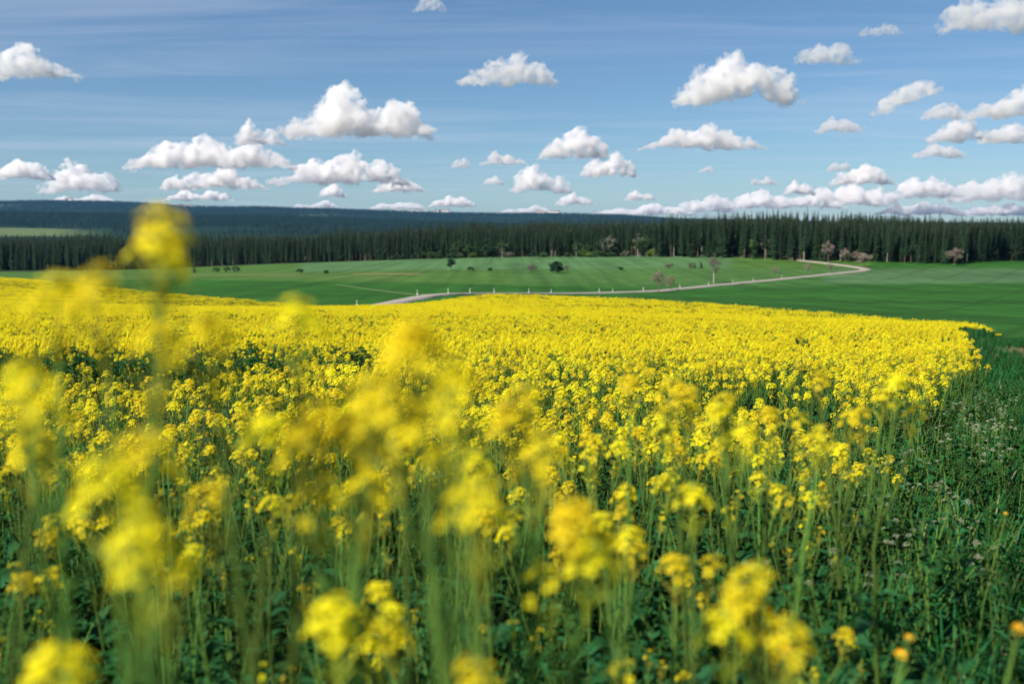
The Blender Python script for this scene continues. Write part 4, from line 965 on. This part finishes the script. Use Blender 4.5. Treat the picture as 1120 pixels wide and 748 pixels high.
def rape_patch(seed, n_=16, w=.42):
    r_ = random.Random(seed); mb = MB()
    for b in range(n_):
        ox, oy, h_ = r_.uniform(-w, w), r_.uniform(-w, w), r_.uniform(.84, 1.04)
        for j in range(6):
            an = j * 2.4 + b; c_ = Vector((ox + math.cos(an) * .028, oy + math.sin(an) * .028, h_ + r_.uniform(-.05, .05)))
            flower_mesh(mb, c_, Vector((math.cos(an), math.sin(an), .8)), .036, r_, 2)
        for j in range(2):
            z = r_.uniform(.2, .72); an = r_.uniform(0, 6.28); d_ = Vector((math.cos(an), math.sin(an), 0)) * .06
            mb.add([(ox - d_.x, oy - d_.y, z - .2), (ox + d_.x, oy + d_.y, z - .2), (ox + d_.x * 1.3, oy + d_.y, z + .12), (ox - d_.x, oy - d_.y * 1.3, z + .16)], [(0, 1, 2, 3)], 1)
    return mb.mesh('rape_patch', [M['petal'], M['leaf']])
PP = [rape_patch(i) for i in range(6)] + [rape_patch(20 + i, 7) for i in range(2)]
xs_, ys_ = [], []
x, y = grid_pts(47, 320, 1.75, .10)
ok = inpoly(x, y, FIELD) & ~tram(x, y); x, y = x[ok], y[ok]
CR = [(-300, 320), (0, 260), (180, 190), (360, 145), (440, 131), (530, 130), (600, 120), (700, 110), (800, 97), (900, 85), (1050, 70), (1250, 62)]
st = fbm(x * .10 + y * .05, y - x * .12, 5, 61)                # sowing strips with fewer blossoms
fb = np.interp(560 + x / y * F, [q[0] for q in CR], [q[1] for q in CR]); st = np.where((y > fb * .80) & (y < fb * .955), st + .12, st)
kk = np.where(rng.random(len(x)) < np.clip((st - .47) * 6, 0, .95), rng.integers(6, 8, len(x)), rng.integers(0, 6, len(x)))
scatter('rapeseed_crop', np.column_stack([x, y, height(x, y)]), rots(len(x), .03), scl(len(x), .93, 1.07) * np.clip((1114 - (560 + x / y * F)) / 45, .3, 1)[:, None], kk, PP, 'distant smooth yellow rapeseed crop on the rise before the road', 'crop')

# ------------------------------------------------------------------ undergrowth, weeds, grass
def under(seed):
    r_ = random.Random(seed); mb = MB()
    for b in range(r_.choice((4, 5, 6))):
        an = r_.uniform(0, 6.28); ln = r_.uniform(.22, .62); e_ = Vector((math.cos(an) * ln * .3, math.sin(an) * ln * .3, ln))
        mb.tube([(0, 0, 0), tuple(e_ * .5 + Vector((0, 0, .03))), tuple(e_)], [.004, .003, .0015], 3, 1, False)
        for j in range(12):
            t_ = .15 + .85 * j / 12; q = leaf_mesh(r_.randrange(999), r_.uniform(.035, .095) * (1.15 - .5 * t_), r_.uniform(.009, .020), r_.random() < .3)
            mb.merge(q.v, q.f, [0] * len(q.f), Matrix.Translation(e_ * t_) @ Matrix.Rotation(r_.uniform(0, 6.28), 4, 'Z') @ Matrix.Rotation(-R(r_.uniform(0, 60)), 4, 'Y'))
    return mb.mesh('undergrowth', [M['weedleaf'], M['stem']])
UND = [under(i) for i in range(7)]
x, y = grid_pts(.8, 7.5, 40, .1); ok = x < edge_x(y) + .35 + rng.normal(0, .15, len(x)); x, y = x[ok], y[ok]
x2, y2 = grid_pts(2.0, 16, 26, .05); ok = (x2 > edge_x(y2) - .5) & (x2 < edge_x(y2) + 1.0 + rng.normal(0, .35, len(x2)) - .01 * y2); x = np.concatenate([x, x2[ok]]); y = np.concatenate([y, y2[ok]])
scatter('undergrowth', np.column_stack([x, y, height(x, y)]), rots(len(x), .12), scl(len(x), .75, 1.3) * np.where(y < 1.6, .75, 1.0)[:, None], rng.integers(0, 7, len(x)), UND, 'leafy dark green undergrowth between the foreground stems', 'undergrowth')

def tuft(seed, dry=.02, H=.34):
    r_ = random.Random(seed); mb = MB()
    for b in range(16):
        an = r_.uniform(0, 6.28); h_ = H * r_.uniform(.5, 1.2); ln = h_ * r_.uniform(.15, .6); w = r_.uniform(.003, .006); ox, oy = r_.uniform(-.06, .06), r_.uniform(-.06, .06)
        ca, sa = math.cos(an), math.sin(an); vs = []
        for t_, ww in ((0, 1), (.45, .9), (.8, .6), (1, .08)):
            l_ = ln * t_ * t_; z = h_ * (t_ - .18 * t_ ** 3); vs += [(ox + ca * l_ - sa * w * ww, oy + sa * l_ + ca * w * ww, z), (ox + ca * l_ + sa * w * ww, oy + sa * l_ - ca * w * ww, z)]
        mb.add(vs, [(0, 1, 3, 2), (2, 3, 5, 4), (4, 5, 7, 6)], 1 if r_.random() < dry else 0)
    return mb.mesh('grass_tuft', [M['grass'], M['drygrass']])
TUF = [tuft(i) for i in range(6)] + [tuft(20 + i, .08, .48) for i in range(2)]
xa, ya = grid_pts(1.5, 14, 95, .14); ok = xa > edge_x(ya) + .15 + rng.normal(0, .18, len(xa)); xa, ya = xa[ok], ya[ok]
xb, yb = grid_pts(14, 60, 22, .10); ok = (~inpoly(xb, yb, FIELD)) & (xb > 0); xb, yb = xb[ok], yb[ok]
bare = np.hypot(xb - 21, (yb - 39) * .6); ok = rng.random(len(xb)) < np.clip(bare / 4.0 - .35, .03, 1); xb, yb = xb[ok], yb[ok]
x = np.concatenate([xa, xb]); y = np.concatenate([ya, yb])
s_ = scl(len(x), .75, 1.3); s_[len(xa):] *= np.where(xb[:, None] - np.interp(yb, [14, 29, 60], [6, 13.2, 26])[:, None] < 1.5, 1.3, .75)
scatter('grass', np.column_stack([x, y, height(x, y)]), rots(len(x), .12), s_, rng.integers(0, 8, len(x)), TUF, 'deep green uncut grass along the right edge of the field', 'grass')

def weed(seed):
    r_ = random.Random(seed); st = MB(); fl = []; H = .52
    tops = []
    for b in range(4):
        an = b * 1.6 + r_.random(); sp_ = r_.uniform(.03, .10); e_ = Vector((math.cos(an) * sp_, math.sin(an) * sp_, H * r_.uniform(.82, 1.02)))
        st.tube([(0, 0, 0), tuple(e_ * .5), tuple(e_)], [.004, .003, .0018], 4); tops.append(e_)
    for e_ in tops:
        mb = MB()
        for j in range(26):
            an = j * 2.4; rr = .017 * math.sqrt(j / 26); c_ = Vector((math.cos(an) * rr, math.sin(an) * rr, .012 - rr * .5 + r_.uniform(-.006, .006)))
            flower_mesh(mb, c_, Vector((math.cos(an) * .6, math.sin(an) * .6, 1)), .0055, r_, 3)
        fl.append((mb, e_))
    return st, fl
WK = []
for i in range(4):
    st, fl = weed(700 + i); WK.append((st.mesh('stem', [M['stem']], True), [(m_.mesh('flower_head', [M['weedflower']]), e_) for m_, e_ in fl]))
WL = leaf_mesh(71, .09, .020, False).mesh('leaf', [M['weedleaf']], True)
W_ = 0
while W_ < 125:
    y = math.sqrt(random.uniform(3.7 ** 2, 12.5 ** 2)); x = float(edge_x(y)) + random.uniform(-.55, .9) * min(1, y / 6)
    px = 560 + x / y * F
    if px < 800 or px > 1110: continue
    e = empty('pale_weed', (x, y, hz(x, y)), (random.gauss(0, .08), random.gauss(0, .08), random.uniform(0, 6)), random.uniform(.75, 1.2))
    sm_, fl = random.choice(WK); obj('stem', sm_, e)
    for m_, e_ in fl: obj('flower_head', m_, e, Matrix.Translation(e_))
    for j in range(2): obj('leaf', WL, e, Matrix.Translation((0, 0, .12 + .14 * j)) @ Matrix.Rotation(j * 2.6 + random.random(), 4, 'Z'))
    off = x - float(edge_x(y)); lab = ('pale-flowered weed ' + ('close to the rape stems' if off < 0 else 'in the middle of the weed border' if off < .35 else 'on the grass side of the border')
        + (', nearest to the viewer' if y < 4.5 else ', before the upright lone rapeseed plant' if y < 6 else ', in the middle distance' if y < 8.5 else ', farthest towards the field corner'))
    tag(e, lab, 'weed', 'weed border: ' + lab); W_ += 1

def composite(px, py, d, lab, face=1.0, size=1.0):
    """single orange composite flower on a bare stalk"""
    p_ = at(px, py, d); g = hz(p_.x, p_.y); h_ = p_.z - g
    lean = .12 * h_
    e = empty('orange_flower', (p_.x - lean, p_.y, g)); r_ = random.Random(px)
    st = MB(); st.tube([(0, 0, -.02), (lean * .3, 0, h_ * .55), (lean, 0, h_ - .01)], [.004, .0032, .0026], 5); obj('stem', st.mesh('stem', [M['stem']], True), e)
    mb = MB()
    for ring, (k, L) in enumerate(((13, .021), (10, .016), (7, .010))):
        for j in range(k):
            a_ = 2 * math.pi * j / k + ring; d_ = Vector((math.cos(a_), math.sin(a_), .25 + .35 * ring)).normalized() * L * size; s2 = Vector((-math.sin(a_), math.cos(a_), 0)) * .003 * size
            mb.add([tuple(-s2 * .4), tuple(d_ * .6 - s2), tuple(d_), tuple(d_ * .6 + s2), tuple(s2 * .4)], [(0, 1, 2, 3, 4)], 0)
    o = obj('petals', mb.mesh('petals', [M['orange']]), e, Matrix.Translation((lean, 0, h_)) @ Matrix.Rotation(R(35), 4, 'X'))
    cu = MB(); cu.tube([(lean, 0, h_ - .016), (lean, 0, h_ - .006), (lean, 0, h_ + .002)], [.003, .008, .009], 7); obj('calyx', cu.mesh('calyx', [M['stem']], True), e)
    tag(e, lab, 'flower')
composite(985, 716, 1.9, 'orange flower low in the dark grass near the bottom right, left of the corner one', size=.7)
composite(994, 698, 2.0, 'small orange flower just above the low one near the bottom right', size=.55)
composite(1114, 688, 1.7, 'orange flower on a pale bent stalk in the bottom right corner', size=.65)
composite(860, 712, 1.7, 'orange flower at the bottom, right of the low yellow flower ball', size=.6)
composite(1100, 562, 3.6, 'tiny orange flower in the grass at the right edge', size=.5)

# ------------------------------------------------------------------ haze
hm, n, l, o_ = nodemat('haze_air')
pv = n.new('ShaderNodeVolumePrincipled'); pv.inputs['Color'].default_value = (0.20, 0.50, 1.0, 1); pv.inputs['Density'].default_value = 0.000022
pv.inputs['Anisotropy'].default_value = 0.2
l.new(pv.outputs[0], o_.inputs['Volume'])
mb = MB(); mb.box((-18500, -500, -60), (18500, 15500, 360))
tag(obj('haze', mb.mesh('haze', [hm])), 'pale blue haze over the valley and hills', 'haze', kind='stuff')
